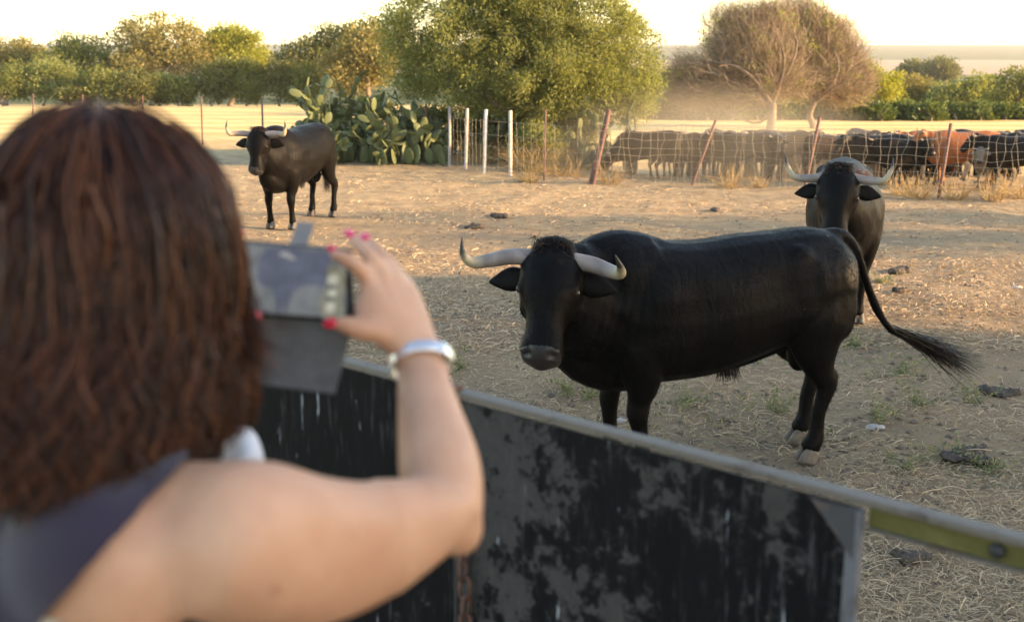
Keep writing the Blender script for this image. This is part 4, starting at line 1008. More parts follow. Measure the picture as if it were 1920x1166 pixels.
def place(pi, loc, head, sc, colname, label, group, cat='cow'):
    src = protos[pi]
    if pi not in used_p:
        used_p.add(pi); r = src; kids = list(src.children)
    else:
        r = src.copy(); COL.objects.link(r); kids = []
        for chd in src.children:
            c = chd.copy(); COL.objects.link(c); c.parent = r; kids.append(c)
    r.location = loc; r.rotation_euler = (0, 0, head); r.scale = (sc,) * 3
    for c in kids:
        if c.name.startswith(('body', 'ear')):
            c.material_slots[0].link = 'OBJECT'; c.material_slots[0].material = HC[colname]
    tag(r, label, cat, group); return r
SEG = [(1112, 1320, 'between the braced post and the second leaning post'), (1320, 1522, 'between the second and third leaning posts'), (1522, 1772, 'between the third leaning post and the upright right post'), (1772, 2100, 'right of the upright rusty right post')]
cows = []
def add(u, d, hd, pi, coln, sc=.68, lab=None, row=None): cows.append((u, d, hd, pi, coln, sc, lab, row))
add(1215, 22.9, 172, 2, 'black', .70, 'black young cow with its head lowered at the left end of the herd')
add(1330, 23.2, 185, 0, 'dark brown', .68); add(1262, 23.9, 30, 1, 'black', .66); add(1395, 22.8, 170, 0, 'black', .68); add(1370, 23.6, -80, 1, 'pale tan', .60, 'pale dusty calf facing the fence right of the second leaning post')
add(1450, 23.0, -100, 0, 'black', .68); add(1468, 23.4, 175, 3, 'black', .70)
add(1560, 22.2, 10, 0, 'dark brown', .66); add(1640, 21.6, 178, 1, 'black', .68); add(1690, 21.8, -75, 0, 'black', .66); add(1700, 21.4, 190, 3, 'black', .66)
add(1800, 21.3, 178, 0, 'red brown', .72, 'orange brown cow standing at the right end of the herd')
add(1862, 20.8, -150, 1, 'dusty grey brown', .56, 'pale grey brown calf in front of the orange brown cow'); add(1905, 20.4, 160, 0, 'black', .70, 'black cow cut by the right picture edge by the fence')
add(1930, 22.4, 175, 3, 'black', .68); add(1760, 22.8, 170, 0, 'pale tan', .64, 'pale tan cow behind the upright rusty right post')
cl = ['black', 'dark brown', 'black', 'black', 'dusty grey brown', 'black', 'red brown', 'black', 'dark brown', 'black']
i_ = 0
for d, us in ((24.6, range(1262, 1940, 29)), (26.2, range(1310, 1930, 36)), (28.0, range(1350, 1900, 40)), (29.8, range(1400, 1860, 50))):
    for u in us:
        row_d = d
        hd = rng.choice([0, 180, -90, -70, 160, -115, -100, 30, -80]) + rng.uniform(-20, 20)
        add(u + rng.uniform(-14, 14), d + rng.uniform(-.4, .4), hd, int(rng.choice([0, 1, 3, 0])), cl[(i_ * 7 + int(d)) % 10], rng.uniform(.56, .75), None, row_d); i_ += 1
ORD = ['leftmost', 'second', 'third', 'fourth', 'fifth', 'sixth', 'seventh', 'eighth', 'ninth', 'tenth', 'eleventh', 'twelfth', 'thirteenth', 'fourteenth', 'fifteenth', 'sixteenth', 'seventeenth', 'eighteenth', 'nineteenth', 'twentieth', 'twenty-first', 'twenty-second', 'twenty-third', 'twenty-fourth', 'twenty-fifth']
ROWN = {None: 'nearest', 24.6: 'second', 26.2: 'third', 28.0: 'fourth', 29.8: 'farthest'}
cnt_ = {}
for u, d, hd, pi, coln, sc, lab, row in sorted(cows, key=lambda c: c[0]):
    p = at_depth(u, d); p.z = gz(p.x, p.y)
    k = cnt_.get(row, 0); cnt_[row] = k + 1
    if lab is None: lab = '%s young cow, %s from the left in the %s row of the herd' % (coln, ORD[k], ROWN[row])
    lab = lab.replace('leftmost from the left', 'leftmost')
    place(pi, p, R(float(hd)), sc, coln, lab, 'young cattle crowded behind the mesh fence')
# ------------------------------------------------------------------ woman with a phone, seen from behind
def skin_material():
    t = NT('skin'); c = t.coord(); n1 = t.noise(c, 9, 4, .6); n2 = t.noise(c, 180, 3, .6); n3 = t.noise(c, 40, 3)
    col = t.mix(t.ramp(n1, [(.3, 0.0), (.7, 1.0)]), (.47, .235, .142), (.58, .325, .21))
    col = t.mix(t.ramp(n3, [(.66, 0.0), (.76, .55)]), col, (.34, .15, .085))
    t.b.inputs['Subsurface Radius'].default_value = (.012, .005, .003); t.b.inputs['Subsurface Scale'].default_value = .6
    t.set(col=col, rough=.48, spec=.4, sss=.25, nrm=t.bump(n2, .15, .0008)); return t.m
SKIN = skin_material()
def cloth_material(name, a, b, sc=9):
    t = NT(name); c = t.coord(); n1 = t.noise(c, sc, 4, .6); w = t.noise(c, 600, 2)
    t.set(col=t.mix(n1, a, b), rough=.9, spec=.2, sheen=.25, nrm=t.bump(t.math('ADD', t.math('MULTIPLY', n1, 3.0), w), .35, .004)); return t.m
TOP = cloth_material('dark_purple_cotton', (.021, .015, .028), (.034, .025, .044)); CREAM = cloth_material('cream_cloth', (.62, .50, .38), (.70, .58, .46)); DENIM = cloth_material('dark_denim', (.03, .035, .05), (.05, .055, .08))
WHITE = cloth_material('white_cloth', (.66, .68, .74), (.74, .76, .80))
NAIL = NT('red_nail_varnish').set(col=(.55, .012, .03), rough=.18, spec=.6); NAILP = NT('pink_nail_varnish').set(col=(.70, .03, .12), rough=.2, spec=.6)
def hair_material():
    t = NT('brown_hair'); g = t.n('NewGeometry')
    col = t.ramp(g.outputs['Random Per Island'], [(0, (.014, .0046, .0022)), (.45, (.036, .0112, .0045)), (.8, (.082, .024, .009)), (1.0, (.17, .058, .022))])
    t.set(col=col, rough=.38, spec=.26); t.b.inputs['Anisotropic'].default_value = .4; return t.m
HAIR = hair_material()
yaw = R(28); fw = np.array([math.sin(yaw), math.cos(yaw), 0.0]); rt = np.array([math.cos(yaw), -math.sin(yaw), 0.0]); up = np.array([0, 0, 1.0])
npx = lambda *a: np.array(PX(*a))
neck = npx(140, 955, 1.15); chest = npx(-40, 1280, 1.10)
chest = neck * .35 + chest * .65
pelvis = np.array([-.54, .80, 1.47]); waist = (chest + pelvis) / 2 + rt * .0
headc = npx(225, 520, 1.15)
woman = empty('person', (pelvis[0], pelvis[1], FLOOR_Z)); WB = np.array(woman.location)
sh_r = npx(418, 1002, 1.015); el_r = npx(838, 962, 1.20); wr_r = npx(786, 668, 1.36)
sh_l = neck - rt * .17 + np.array([0, 0, -.07]) + fw * .02
wr_l = npx(400, 600, 1.34); el_l = np.array(sh_l) * .45 + wr_l * .55 + np.array([-.10, .0, -.16])
tocam0 = lambda p: (np.array([0, 0, CAM_H]) - p) / np.linalg.norm(p - np.array([0, 0, CAM_H]))
a = Acc()
# trunk
a.loft([(*(neck + up * .05 + fw * .01), .060, .058), (*(neck - up * .012), .085, .068), (*(neck - up * .055), .145, .088), (*(chest * .55 + neck * .45), .165, .100), (*chest, .160, .108), (*waist, .135, .100), (*(pelvis + up * .09), .165, .12), (*pelvis, .175, .13), (*(pelvis - up * .09), .16, .12)], side=rt, n=20, k=4, pw=2.3)
a.loft([(*(neck - up * .02 + fw * .01), .055, .055), (*(neck * .5 + headc * .5 - up * .02), .050, .055), (*(headc - up * .05), .052, .058)], side=rt, n=12)
a.ell(headc, (.076, .095, .112), np.stack([rt, fw, up], 1)); a.ell(headc + fw * .03 - up * .05, (.058, .062, .075), np.stack([rt, fw, up], 1))
a.ell(headc + fw * .095 - up * .012, (.012, .022, .022)); a.ell(headc + fw * .085 - up * .056, (.022, .012, .011), np.stack([rt, fw, up], 1))
for s in (-1, 1): a.ell(headc + rt * s * .078 - up * .012, (.012, .022, .032), np.stack([rt, fw, up], 1)); a.ell(chest + rt * s * .075 + fw * .085 + up * .02, (.07, .06, .07))
# trapezius and shoulder blades
a.loft([(*(neck + up * .015), .055, .045), (*(neck * .6 + sh_r * .4 + up * .012), .060, .050), (*(sh_r * .85 + neck * .15 + up * .012), .060, .055)], side=fw, n=12, k=3)
a.loft([(*(neck + up * .015), .055, .045), (*(neck * .6 + sh_l * .4), .060, .05), (*sh_l, .058, .055)], side=fw, n=12, k=3)
a.ell(sh_r * .60 + chest * .40 - fw * .045 + up * .01, (.085, .055, .095), np.stack([rt, fw, up], 1))
# right arm: deltoid, upper arm with soft underside, elbow, forearm
ad = el_r - sh_r; sag = np.array([0, 0, -1.0])
a.loft([(*(sh_r - ad * .10 - up * .005), .066, .070), (*(sh_r + ad * .08 + sag * .010), .068, .082), (*(sh_r + ad * .30 + sag * .026), .058, .080), (*(sh_r + ad * .55 + sag * .026), .050, .072), (*(sh_r + ad * .78 + sag * .013), .043, .056), (*(sh_r + ad * .95), .040, .043), (*(el_r + ad * .02), .035, .037)], side=np.cross(ad, up), n=16, k=4)
fd = wr_r - el_r; fs = rt * .9 + fw * .2
a.ell(el_r + ad * .045 - up * .014, (.031, .034, .034)); a.ell(el_r + ad * .075 - up * .022, (.024, .026, .026))
a.loft([(*(el_r - fd * .06), .036, .036), (*(el_r + fd * .10), .044, .044), (*(el_r + fd * .30 + rt * .001), .0455, .044), (*(el_r + fd * .55), .039, .037), (*(el_r + fd * .80), .032, .028), (*(el_r + fd * .97), .0295, .0235), (*(wr_r + fd * .06), .031, .0235)], side=fs, n=16, k=4)
# left arm, hidden behind the head
la = el_l - sh_l
a.loft([(*sh_l, .06, .062), (*(sh_l + la * .35), .05, .053), (*(sh_l + la * .8), .042, .045), (*el_l, .038, .04)], side=np.cross(la, up), n=12, k=3)
lf = wr_l - el_l
a.loft([(*el_l, .038, .04), (*(el_l + lf * .3), .042, .042), (*(el_l + lf * .8), .031, .028), (*wr_l, .028, .023)], side=rt, n=12, k=3)
# legs
for s in (-1, 1):
    hp = pelvis + rt * s * .088 - up * .05; an = np.array([pelvis[0], pelvis[1], FLOOR_Z + .07]) + rt * s * .10
    a.loft([(*hp, .095, .105), (*(hp * .6 + an * .4), .075, .082), (*(hp * .5 + an * .5), .062, .066), (*(hp * .3 + an * .7), .056, .062), (*an, .038, .042)], side=rt, n=12, k=3)
    a.loft([(*(an - fw * .05 - up * .035), .035, .035), (*(an + fw * .06 - up * .035), .042, .033), (*(an + fw * .15 - up * .05), .040, .018)], side=rt, n=10, k=3)
# right hand: palm, four fingers, thumb (seen from the back of the hand)
kn = {'index': npx(694, 528, 1.368), 'middle': npx(720, 516, 1.378), 'ring': npx(744, 524, 1.392), 'little': npx(765, 548, 1.402)}
kc = (kn['index'] + kn['little']) / 2; ks = kn['little'] - kn['index']; ks /= np.linalg.norm(ks)
a.loft([(*(wr_r - fd * .02), .030, .0235), (*(wr_r * .68 + kc * .32 - ks * .003), .041, .021), (*(wr_r * .3 + kc * .7 - ks * .004), .047, .019), (*kc, .044, .0155), (*(kc + (kc - wr_r) * .06), .038, .012)], side=ks, n=16, k=3)
a.loft([(*(wr_r * .75 + kn['index'] * .25), .020, .018), (*(wr_r * .35 + kn['index'] * .65), .016, .015), (*kn['index'], .0115, .0115)], side=ks, n=10, k=3)
FI = {'index': [kn['index'], npx(672, 503, 1.350), npx(645, 484, 1.346), npx(622, 475, 1.352)],
      'middle': [kn['middle'], npx(697, 484, 1.372), npx(676, 462, 1.384), npx(658, 447, 1.396)],
      'ring': [kn['ring'], npx(723, 490, 1.395), npx(703, 467, 1.410), npx(687, 453, 1.424)],
      'little': [kn['little'], npx(752, 522, 1.412), npx(738, 498, 1.426), npx(726, 482, 1.438)]}
for nm_, pts in FI.items():
    r0 = {'index': .0098, 'middle': .0100, 'ring': .0094, 'little': .0084}[nm_]
    rs_ = [r0 * 1.12, r0 * 1.04, r0 * .94, r0 * .78]
    back = pts[0] * .8 + wr_r * .2
    a.loft([(*back, r0 * .9, r0 * .9)] + [(*p, r, r) for p, r in zip(pts, rs_)], side=ks, n=10, k=4, cap=.9)
TH = [wr_r * .72 + npx(668, 598, 1.345) * .28, npx(712, 622, 1.342), npx(672, 617, 1.330), npx(646, 608, 1.326), npx(628, 609, 1.328)]
a.loft([(*p, r, r) for p, r in zip(TH, (.018, .0165, .0135, .0115, .0085))], side=ks, n=12, k=4, cap=.9)
a.loft([(*(TH[1] * .7 + TH[2] * .3), .012, .012), (*npx(682, 590, 1.350), .013, .012), (*npx(688, 560, 1.358), .012, .012), (*kn['index'], .010, .010)], side=ks, n=10, k=3)
# left hand: palm behind the hair, thumb in front of the phone, fingers at the top edge
plm = npx(418, 540, 1.36)
a.loft([(*wr_l, .028, .023), (*(wr_l * .4 + plm * .6), .038, .018), (*plm, .036, .014)], side=rt, n=12, k=3)
LT_ = [npx(405, 590, 1.345), npx(430, 602, 1.335), npx(452, 600, 1.332), npx(466, 597, 1.333)]
a.loft([(*p, r, r) for p, r in zip(LT_, (.014, .0125, .011, .0085))], side=rt, n=10, k=3, cap=.9)
for j, (u1, v1, u2, v2) in enumerate(((422, 490, 445, 448), (412, 480, 432, 440), (402, 486, 414, 446), (394, 500, 402, 462))):
    a.loft([(*plm, .009, .009), (*npx(u1, v1, 1.375 + j * .008), .0095, .0095), (*npx(u2, v2, 1.385 + j * .01), .008, .008)], side=rt, n=8, k=3, cap=.9)
a.V = [v - WB for v in a.V]
me = remeshed('body', a, .0042, smooth=14, factor=.5)
me.materials.clear(); me.materials.append(SKIN)
_bv = coords(me) + WB; _nv = normals(me)
for k_n in ('index', 'middle', 'ring', 'little'):          # knuckles and tendons on the back of the hand
    q0, q1 = wr_r, kn[k_n]; tq = np.clip(((_bv - q0) @ (q1 - q0)) / ((q1 - q0) @ (q1 - q0)), 0, 1)
    dq = np.linalg.norm(_bv - (q0 + tq[:, None] * (q1 - q0)) - tocam0(q1) * .014, axis=1)
    _bv = _bv + _nv * (.0022 * np.exp(-(dq / .006) ** 2) * sstep(.25, .6, tq) + .0030 * np.exp(-(((_bv - q1 - tocam0(q1) * .008) ** 2).sum(1)) / .009 ** 2))[:, None]
    for j_ in (1, 2):
        _bv = _bv + _nv * (.0012 * np.exp(-((_bv - FI[k_n][j_]) ** 2).sum(1) / .011 ** 2))[:, None]
setco(me, _bv - WB)
_m = np.clip((.26 - np.minimum(np.linalg.norm(_bv - sh_r, axis=1), np.linalg.norm(_bv - (neck - up * .1), axis=1))) / .08, 0, 1) * (np.linalg.norm(_bv - el_r, axis=1) > .10)
relax(me, _m, 90, .6)
wbody = link('body', me, None, woman)
# clothes grown from the body surface
BV = coords(me) + WB; BN = normals(me)
def garment(name, mask, off, mat, thick=.003, fold=0.0, one=True):
    bm = bmesh.new(); bm.from_mesh(me); bm.verts.ensure_lookup_table()
    kill = [v for v in bm.verts if not mask[v.index]]
    for v in bm.verts:
        i = v.index; w = BV[i]; d = off + fold * (math.sin(w[2] * 46 + w[0] * 18 + 2 * math.sin(w[0] * 23)) * .5 + .5)
        v.co += Vector(BN[i]) * d
    bmesh.ops.delete(bm, geom=kill, context='VERTS')
    seen = set(); isl = []
    for v in bm.verts:                      # keep the largest piece only
        if v in seen: continue
        st_k = [v]; seen.add(v); cur = []
        while st_k:
            q_ = st_k.pop(); cur.append(q_)
            for e_ in q_.link_edges:
                w_ = e_.other_vert(q_)
                if w_ not in seen: seen.add(w_); st_k.append(w_)
        isl.append(cur)
    isl.sort(key=len); bmesh.ops.delete(bm, geom=[v for c in (isl[:-1] if one else [c for c in isl if len(c) < 200]) for v in c], context='VERTS')
    ms = bpy.data.meshes.new(name); bm.to_mesh(ms); bm.free(); ms.materials.clear(); ms.materials.append(mat)
    o = link(name, ms, None, woman); s_ = o.modifiers.new('s', 'SMOOTH'); s_.iterations = 24; s_.factor = .5
    m_ = o.modifiers.new('t', 'SOLIDIFY'); m_.thickness = thick; m_.offset = 1; return o
rel = BV - neck; lat = rel @ rt; dep = rel @ fw; hgt = rel @ up
tocl = lambda p, q: np.linalg.norm(BV - (p + np.clip(((BV - p) @ (q - p)) / ((q - p) @ (q - p)), 0, 1)[:, None] * (q - p)), axis=1)
cp_, sp_2 = math.cos(PITCH), math.sin(PITCH)
dcam = BV - np.array([0, 0, CAM_H]); zc = dcam[:, 1] * cp_ - dcam[:, 2] * sp_2
# armhole: a slanting plane across the right shoulder blade, from the neck strap down to the side seam
qa, qb, qc = npx(352, 880, 1.03), npx(120, 1140, .95), np.array([0, 0, CAM_H])
pn = np.cross(qb - qa, qc - qa); pn /= np.linalg.norm(pn)
if pn @ rt < 0: pn = -pn
side_r = (BV - qa) @ pn
neckd = np.linalg.norm((rel - np.outer(hgt, up))[:, :2], axis=1)
torso = ((hgt < .045) | ((hgt < .10) & (neckd > .075))) & (BV[:, 2] > pelvis[2] - .02) & (tocl(sh_l, el_l) > .075) & (tocl(el_l, wr_l) > .06) & (tocl(el_r, wr_r) > .09) & (tocl(sh_r + ad * .25, el_r) > .085)
topm = torso & ((side_r < 0) | ((hgt < -.20) & (lat < .24)))
garment('tank_top', topm, .006, TOP, .003, .006)
garment('bra_edge', torso & (side_r < .011) & (side_r > -.02) & (hgt > -.2) & (hgt < -.015) & (dep < -.02), .0022, CREAM, .001)
garment('trousers', (BV[:, 2] < pelvis[2] + .06) & (BV[:, 2] > FLOOR_Z + .10) & (tocl(wr_l, el_l) > .08), .006, DENIM, .003, .004)
for s in (-1, 1): garment('shoe', (BV[:, 2] < FLOOR_Z + .10) & (((BV - pelvis) @ rt) * s > 0), .004, DARKM, .004)
# nails
def nail(tip, prev, nrm_, m, s=1.0):
    d = tip - prev; d /= np.linalg.norm(d); n = nrm_ - d * (nrm_ @ d); n /= np.linalg.norm(n); w = np.cross(d, n)
    e = Acc().ell(tip + d * .003 * s + n * .0058 * s, (.0092 * s, .0066 * s, .0030 * s), np.stack([d, w, n], 1), n=12, m=6); e.V = [v - WB for v in e.V]
    link('nail', e.mesh('nail'), m, woman)
tocam = lambda p: (np.array([0, 0, CAM_H]) - p) / np.linalg.norm(p - np.array([0, 0, CAM_H]))
nail(FI['middle'][3], FI['middle'][2], up * .9 + tocam(FI['middle'][3]) * .6, NAILP); nail(FI['ring'][3], FI['ring'][2], up * .9 + tocam(FI['ring'][3]) * .6, NAILP)
nail(TH[4], TH[3], tocam(TH[4]) * .7 + up * .2 - rt * .3, NAIL, 1.1); nail(FI['index'][3], FI['index'][2], up * .4 + fw * .9, NAILP)
nail(LT_[3], LT_[2], tocam(LT_[3]), NAIL, 1.45); nail(npx(445, 448, 1.385), npx(422, 490, 1.375), up * .5 + tocam(headc), NAIL, 1.1)
# eyes and lips of the turned away face
for s in (-1, 1):
    e = Acc().ell(headc + fw * .082 + rt * s * .031 + up * .008 - WB, (.011, .011, .011)); link('eye', e.mesh('eye'), EYE, woman)
e = Acc().ell(headc + fw * .094 - up * .056 - WB, (.020, .008, .007), np.stack([rt, fw, up], 1)); link('lips', e.mesh('lips'), simple('lips', (.45, .13, .11), .4, .1, 30, .1), woman)
# hair: a cap under locks of strands falling in waves to the shoulders
hb = np.stack([rt, fw, up], 1); BK = np.array([0, -1.0, 0])
hc = Acc().ell(headc + up * .028 - fw * .022 - WB, (.100, .108, .120), hb, n=24, m=14)
hc.loft([(*(headc - fw * .035 + up * .03 - WB), .104, .096), (*(headc + BK * .045 - up * .06 - WB), .108, .080), (*(headc + BK * .07 - up * .09 - WB), .104, .070), (*(headc + BK * .085 - up * .135 - WB), .096, .045)], side=rt, n=20, k=4)
hcm = remeshed('hair_cap', hc, .008, 4); hcm.materials.clear(); hcm.materials.append(NT('hair_cap_brown').set(col=(.018, .008, .005), rough=.6)); link('hair_cap', hcm, None, woman)  # plain dark brown base under the strands
def locks(n, rad, seed):
    g = np.random.default_rng(seed); S = 14
    th = g.uniform(-math.pi * .80, math.pi * .80, n) + math.pi          # around the head, face left open
    el = np.arccos(g.uniform(-.05, 1, n))
    crown = np.stack([np.sin(el) * np.sin(th), np.sin(el) * np.cos(th), np.cos(el)], 1)
    # paths on a growing shell: out from the parting, over the skull, then down
    P = np.zeros((n, S, 3)); ln = np.clip(g.normal(.97, .10, n), .7, 1.15)
    ph = g.uniform(0, 6.28, n); amp = g.uniform(.003, .011, n); cl_ = np.floor(g.uniform(0, 46, n)); phc = cl_ * 2.4
    vol = g.normal(0, .0060, n); frq = 6 + 5 * ((cl_ * .37) % 1)
    for i in range(S):
        t = i / (S - 1)
        ang = el + (math.pi * .56 - el) * min(1, t / .42) if False else el + (1.72 - el) * np.clip(t / .45, 0, 1)
        down = np.clip((t - .26) / .74, 0, 1) * .155 * ln
        rr = 1.0 + .0 * t
        w = .106 + .014 * np.clip(t / .6, 0, 1) - .012 * np.clip((t - .72) / .28, 0, 1) ** 2
        wav = amp * np.sin(t * (frq + 1.5) + phc * 1.7 + ph * .25) * (.3 + t) * 1.3
        rx = (w + vol + wav); 
        P[:, i, 0] = np.sin(ang) * np.sin(th + (.05 + .09 * t) * np.sin(t * frq + phc)) * rx * 1.02
        P[:, i, 1] = np.sin(ang) * np.cos(th + (.05 + .09 * t) * np.sin(t * frq + phc)) * rx * 1.04
        sb = .10 * np.clip((t - .30) / .70, 0, 1) ** 1.2 * np.clip(.35 - .9 * np.cos(th), 0, 1); P[:, i, 0] += .40 * sb; P[:, i, 1] -= .883 * sb
        P[:, i, 2] = np.cos(ang) * (.136 + vol) - down + .030
    # clumps: pull strands toward the mean of their lock towards the tips
    for c_ in np.unique(cl_):
        pass
    Rr = rad * np.linspace(1, .35, S)[None] * g.uniform(.7, 1.4, n)[:, None]
    W_ = np.einsum('nsk,jk->nsj', P, hb) + headc - fw * .014 - WB
    return tubemesh('hair', W_, Rr, 4)
hm = locks(8500, .0013, 3); link('hair', hm, HAIR, woman); hm2 = locks(260, .0034, 5); link('hair_lock', hm2, HAIR, woman)['kind'] = 'stuff'
# a few loose strands by the cheek, blown to the right
ls = np.stack([npx(455 + rng.normal(0, 8), 600 + rng.normal(0, 25), 1.14) - WB for _ in range(60)])
link('loose_strand', strands('loose_strand', ls, np.repeat([rt * .7 - up * .6], 60, 0), .055, .22, .0013, .3, S=7, curl=.5), HAIR, woman)['kind'] = 'stuff'
e = Acc().ell(npx(352, 752, 1.06) - WB, (.004, .003, .006)); link('earring', e.mesh('earring'), simple('silver_earring', (.40, .40, .43), .5, .05, 10, 0, .5), woman)
tag(woman, 'woman with brown shoulder length hair in a dark sleeveless top holding up a phone', 'person')
# ------------------------------------------------------------------ phone in an opened flip case
TL, TR, BR = npx(428, 450, 1.362), npx(652, 468, 1.392), npx(664, 604, 1.372)
px_ = TR - TL; plen = np.linalg.norm(px_); px_ /= plen; py_ = TR - BR; py_ -= px_ * (py_ @ px_); pw_ = np.linalg.norm(py_); py_ /= pw_; pz_ = np.cross(px_, py_)
if pz_ @ tocam(TL) < 0: pz_ = -pz_
pc = (TL + BR) / 2; pm = np.stack([px_, py_, pz_], 1)
phone = empty('phone', pc); phone.rotation_mode = 'QUATERNION'; phone.rotation_quaternion = Matrix(pm.tolist()).to_quaternion()
CASE = simple('grey_leather', (.075, .072, .070), .6, .25, 40, .3, dist=.002); BEZ = NT('phone_black').set(col=(.008, .008, .010), rough=.2, spec=.6)
link('shell', bevel_box('shell', (plen, pw_, .010), .004, 3), BEZ, phone)
def plate(name, poly, z, m, th=.0006):
    n = len(poly); V = [(x, y, z) for x, y in poly] + [(x, y, z + th) for x, y in poly]
    F = [tuple(range(n))[::-1], tuple(range(n, 2 * n))] + [(i, (i + 1) % n, (i + 1) % n + n, i + n) for i in range(n)]
    return link(name, pymesh(name, V, F), m, phone, smooth=False)
def emat(name, col, s=1.0):
    t = NT(name); n = t.noise(t.coord(), 55, 5, .65)
    return t.set(col=(.02, .02, .02), rough=.2, spec=.3, em=t.mix(t.ramp(n, [(.3, 0.0), (.7, 1.0)]), tuple(x * .6 for x in col), tuple(x * 1.25 for x in col)), ems=s)
hx, hy_ = plen / 2, pw_ / 2
XY = lambda u, v: ((u - 428) / (660 - 428) * plen - hx, hy_ - ((v - 450 - (u - 428) * .078) / 136) * pw_)
plate('screen', [(-hx + .006, -hy_ + .0035), (hx - .008, -hy_ + .0035), (hx - .008, hy_ - .0035), (-hx + .006, hy_ - .0035)], .0052, emat('screen_pale', (.27, .32, .37), .10))
scr = [o for o in phone.children if o.name.startswith('screen')][0]
def pic(name, pts, z, m): o = plate(name, [XY(u, v) for u, v in pts][::-1], z, m, .0002); o.parent = scr; return o
BLU = emat('screen_bull', (.105, .13, .215), .14)
pic('screen_picture', [(482, 480), (494, 466), (520, 464), (600, 474), (615, 480), (617, 530), (606, 540), (575, 537), (560, 542), (548, 552), (541, 575), (538, 590), (533, 590), (532, 572), (527, 568), (525, 590), (519, 590), (514, 560), (508, 540), (488, 538), (478, 520)], .00595, BLU)
pic('screen_picture', [(518, 476), (530, 474), (548, 486), (546, 491), (530, 484), (517, 482)], .0063, emat('screen_horn', (.36, .41, .45), .17))
pic('screen_control_bar', [(612, 502), (648, 506), (650, 600), (606, 598), (598, 570), (610, 545)], .0061, emat('screen_bar', (.19, .21, .17), .18))
for u, v, r in ((624, 527, 11), (624, 552, 8), (621, 579, 10)):
    pic('screen_button', [(u + r * math.cos(t), v + r * math.sin(t)) for t in np.linspace(0, 2 * math.pi, 17)[:-1]][::-1], .0066, emat('screen_icon', (.42, .47, .43), .19))
for u, v in ((621, 541), (620, 563)): pic('screen_icon', [(u - 7, v - 3), (u + 6, v - 3), (u + 6, v + 4), (u - 7, v + 4)], .0068, emat('screen_dark', (.02, .025, .03), .4))
def slab(name, corners, th, m, parent=phone, bend=0):
    P = [np.array(c) for c in corners]; n = np.cross(P[1] - P[0], P[3] - P[0]); n /= np.linalg.norm(n); V = []; F = []; K = 8
    for i in range(K + 1):
        t = i / K; l_, r_ = P[0] * (1 - t) + P[3] * t, P[1] * (1 - t) + P[2] * t; b = n * bend * math.sin(t * math.pi)
        V += [l_ + b - n * th / 2, r_ + b - n * th / 2, r_ + b + n * th / 2, l_ + b + n * th / 2]
    for i in range(K):
        for j in range(4): F.append((i * 4 + j, i * 4 + (j + 1) % 4, (i + 1) * 4 + (j + 1) % 4, (i + 1) * 4 + j))
    F += [(3, 2, 1, 0), tuple(K * 4 + j for j in range(4))]
    mi = np.array(Matrix.Translation(pc) @ phone.rotation_quaternion.to_matrix().to_4x4()); mi = np.linalg.inv(mi)
    V = [(mi @ np.append(v, 1))[:3] for v in V]
    return link(name, beveled_me(V, F, name), m, parent, smooth=False)
def beveled_me(V, F, name): return pymesh(name, V, F)
slab('case_flap', [npx(425, 586, 1.362), npx(662, 606, 1.372), npx(628, 738, 1.352), npx(418, 712, 1.345)], .0035, CASE, bend=.004)
slab('clasp_tab', [npx(540, 462, 1.385), npx(575, 464, 1.388), npx(590, 420, 1.40), npx(558, 416, 1.40)], .003, simple('grey_tab', (.17, .165, .16), .6, .15, 40, .2))
slab('case_back', [npx(424, 447, 1.376), npx(656, 466, 1.406), npx(667, 607, 1.386), npx(424, 588, 1.372)], .003, CASE)
tag(phone, 'phone in an opened grey flip case with a bull on its screen', 'phone')
# ------------------------------------------------------------------ bracelet watch
wc = el_r + fd * .95; wdir = fd / np.linalg.norm(fd); tilt = 0.0
wdir = wdir + rt * .05 + up * .0; wdir /= np.linalg.norm(wdir)
ws = fs - wdir * (fs @ wdir); ws /= np.linalg.norm(ws); wu = np.cross(wdir, ws)
watch = empty('bracelet_watch', wc); SILV = simple('brushed_silver', (.72, .72, .74), .30, .12, 60, .1, metal=1.0)
lm_ = bevel_box('link', (.0084, .0034, .0155), .001, 1)
for i in range(26):
    t = i / 26 * 2 * math.pi; p = ws * math.cos(t) * .0360 + wu * math.sin(t) * .0310
    tn = -ws * math.sin(t) * .0360 + wu * math.cos(t) * .0310; tn /= np.linalg.norm(tn); nn = np.cross(wdir, tn)
    o = link('link', lm_, SILV, watch, smooth=False); o.rotation_mode = 'QUATERNION'; o.rotation_quaternion = Matrix(np.stack([tn, np.cross(wdir, tn), wdir], 1).tolist()).to_quaternion(); o.location = p
t = .35; p = ws * math.cos(t) * .0365 + wu * math.sin(t) * .0305 * (-1)
tn = ws * math.sin(t) * .0345 + wu * math.cos(t) * .0285; tn /= np.linalg.norm(tn)
o = link('watch_case', bevel_box('watch_case', (.022, .0055, .019), .002, 2), SILV, watch); o.rotation_mode = 'QUATERNION'; o.rotation_quaternion = Matrix(np.stack([tn, np.cross(wdir, tn), wdir], 1).tolist()).to_quaternion(); o.location = p
tag(watch, 'silver link bracelet watch on the raised right wrist', 'watch')
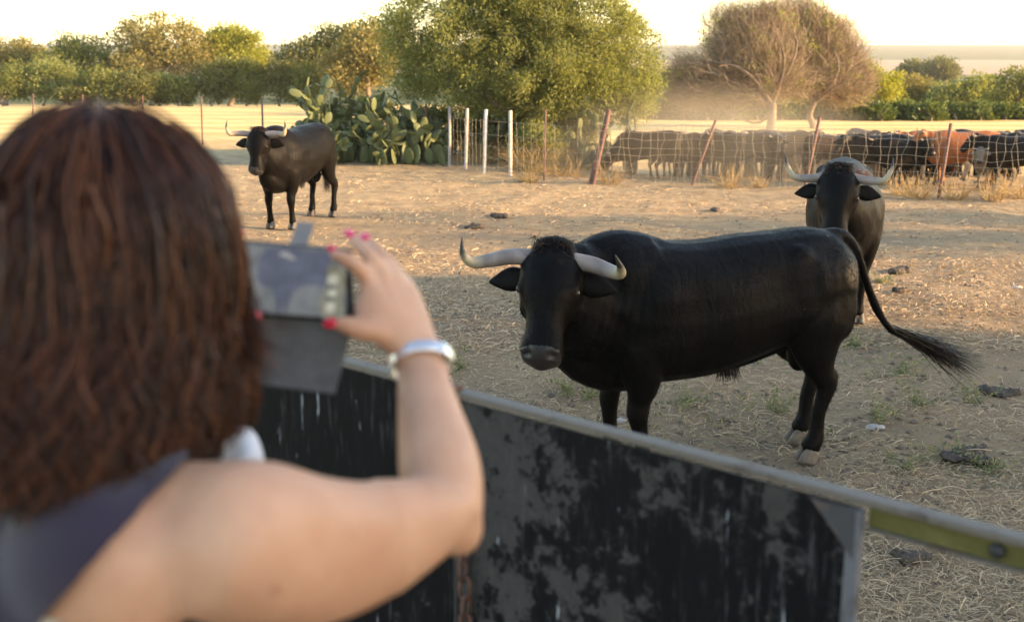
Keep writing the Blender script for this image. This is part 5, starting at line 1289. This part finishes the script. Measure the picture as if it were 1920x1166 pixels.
# ------------------------------------------------------------------ white cloth beyond the shoulder
ca = Acc(); c0 = npx(452, 852, 1.30)
for k in range(6): ca.ell(c0 + np.array([rng.normal(0, .008), rng.normal(0, .01), rng.normal(0, .010)]), (.018, .02, .034))
ca.loft([(*c0, .022, .02), (*(c0 - up * .12 + rt * .03), .030, .03), (*(c0 - up * .32 + rt * .04), .045, .05), (*(c0 - up * .55 + rt * .05), .05, .05)], side=rt, n=12, k=4)
cm_ = remeshed('white_cloth', ca, .006, 4); V = coords(cm_); V += normals(cm_) * (.004 * np.sin(V[:, 2] * 60 + 3 * np.sin(V[:, 0] * 50)))[:, None]; setco(cm_, V)
cm_.materials.clear(); cm_.materials.append(WHITE); o = link('white_cloth', cm_, None); tag(o, 'bit of white cloth showing between the hair and the bare shoulder', 'cloth')
# ------------------------------------------------------------------ dusty evening air
def haze_box(name, lo, hi, dens, col, kind='stuff'):
    c = (Vector(lo) + Vector(hi)) / 2; h = (Vector(hi) - Vector(lo)) / 2
    me = Acc().box(c, h).mesh(name); m = bpy.data.materials.new(name); m.use_nodes = True; t = m.node_tree; t.nodes.clear()
    out = t.nodes.new('ShaderNodeOutputMaterial'); v = t.nodes.new('ShaderNodeVolumePrincipled')
    v.inputs['Color'].default_value = (*col, 1); v.inputs['Density'].default_value = dens; v.inputs['Anisotropy'].default_value = .25
    t.links.new(v.outputs[0], out.inputs['Volume'])
    o = link(name, me, m, smooth=False); o['kind'] = kind; return o
haze = haze_box('haze', (-9000, -320, -12), (9000, 7200, 30), .00025, (1.0, .95, .86))

# dust kicked up by the herd
pd = at_depth(1330, 24.0); da = Acc().ell((0, 0, 0), (4.2, 4.6, 1.9), n=24, m=12)
dm = da.mesh('dust_cloud')
mt = bpy.data.materials.new('dust_cloud'); mt.use_nodes = True; t_ = mt.node_tree; t_.nodes.clear(); ou = t_.nodes.new('ShaderNodeOutputMaterial'); vp = t_.nodes.new('ShaderNodeVolumePrincipled')
tc_ = t_.nodes.new('ShaderNodeTexCoord'); mp_ = t_.nodes.new('ShaderNodeMapping'); mp_.inputs['Scale'].default_value = (1 / 4.2, 1 / 4.6, 1 / 1.9); t_.links.new(tc_.outputs['Object'], mp_.inputs[0])
gr_ = t_.nodes.new('ShaderNodeTexGradient'); gr_.gradient_type = 'SPHERICAL'; t_.links.new(mp_.outputs[0], gr_.inputs[0])
nz_ = t_.nodes.new('ShaderNodeTexNoise'); nz_.inputs['Scale'].default_value = .7; nz_.inputs['Detail'].default_value = 2; t_.links.new(tc_.outputs['Object'], nz_.inputs['Vector'])
m1_ = t_.nodes.new('ShaderNodeMath'); m1_.operation = 'MULTIPLY'; t_.links.new(gr_.outputs['Fac'], m1_.inputs[0]); t_.links.new(nz_.outputs[0], m1_.inputs[1])
m2_ = t_.nodes.new('ShaderNodeMath'); m2_.operation = 'MULTIPLY'; t_.links.new(m1_.outputs[0], m2_.inputs[0]); m2_.inputs[1].default_value = .36; t_.links.new(m2_.outputs[0], vp.inputs['Density'])
vp.inputs['Color'].default_value = (.95, .82, .62, 1); vp.inputs['Anisotropy'].default_value = .2; t_.links.new(vp.outputs[0], ou.inputs['Volume'])
dm.materials.append(mt); dust = link('dust_cloud', dm, None); dust.location = (pd.x, pd.y, .0); tag(dust, 'thin golden dust hanging over the herd by the mesh fence', 'dust', kind='stuff')
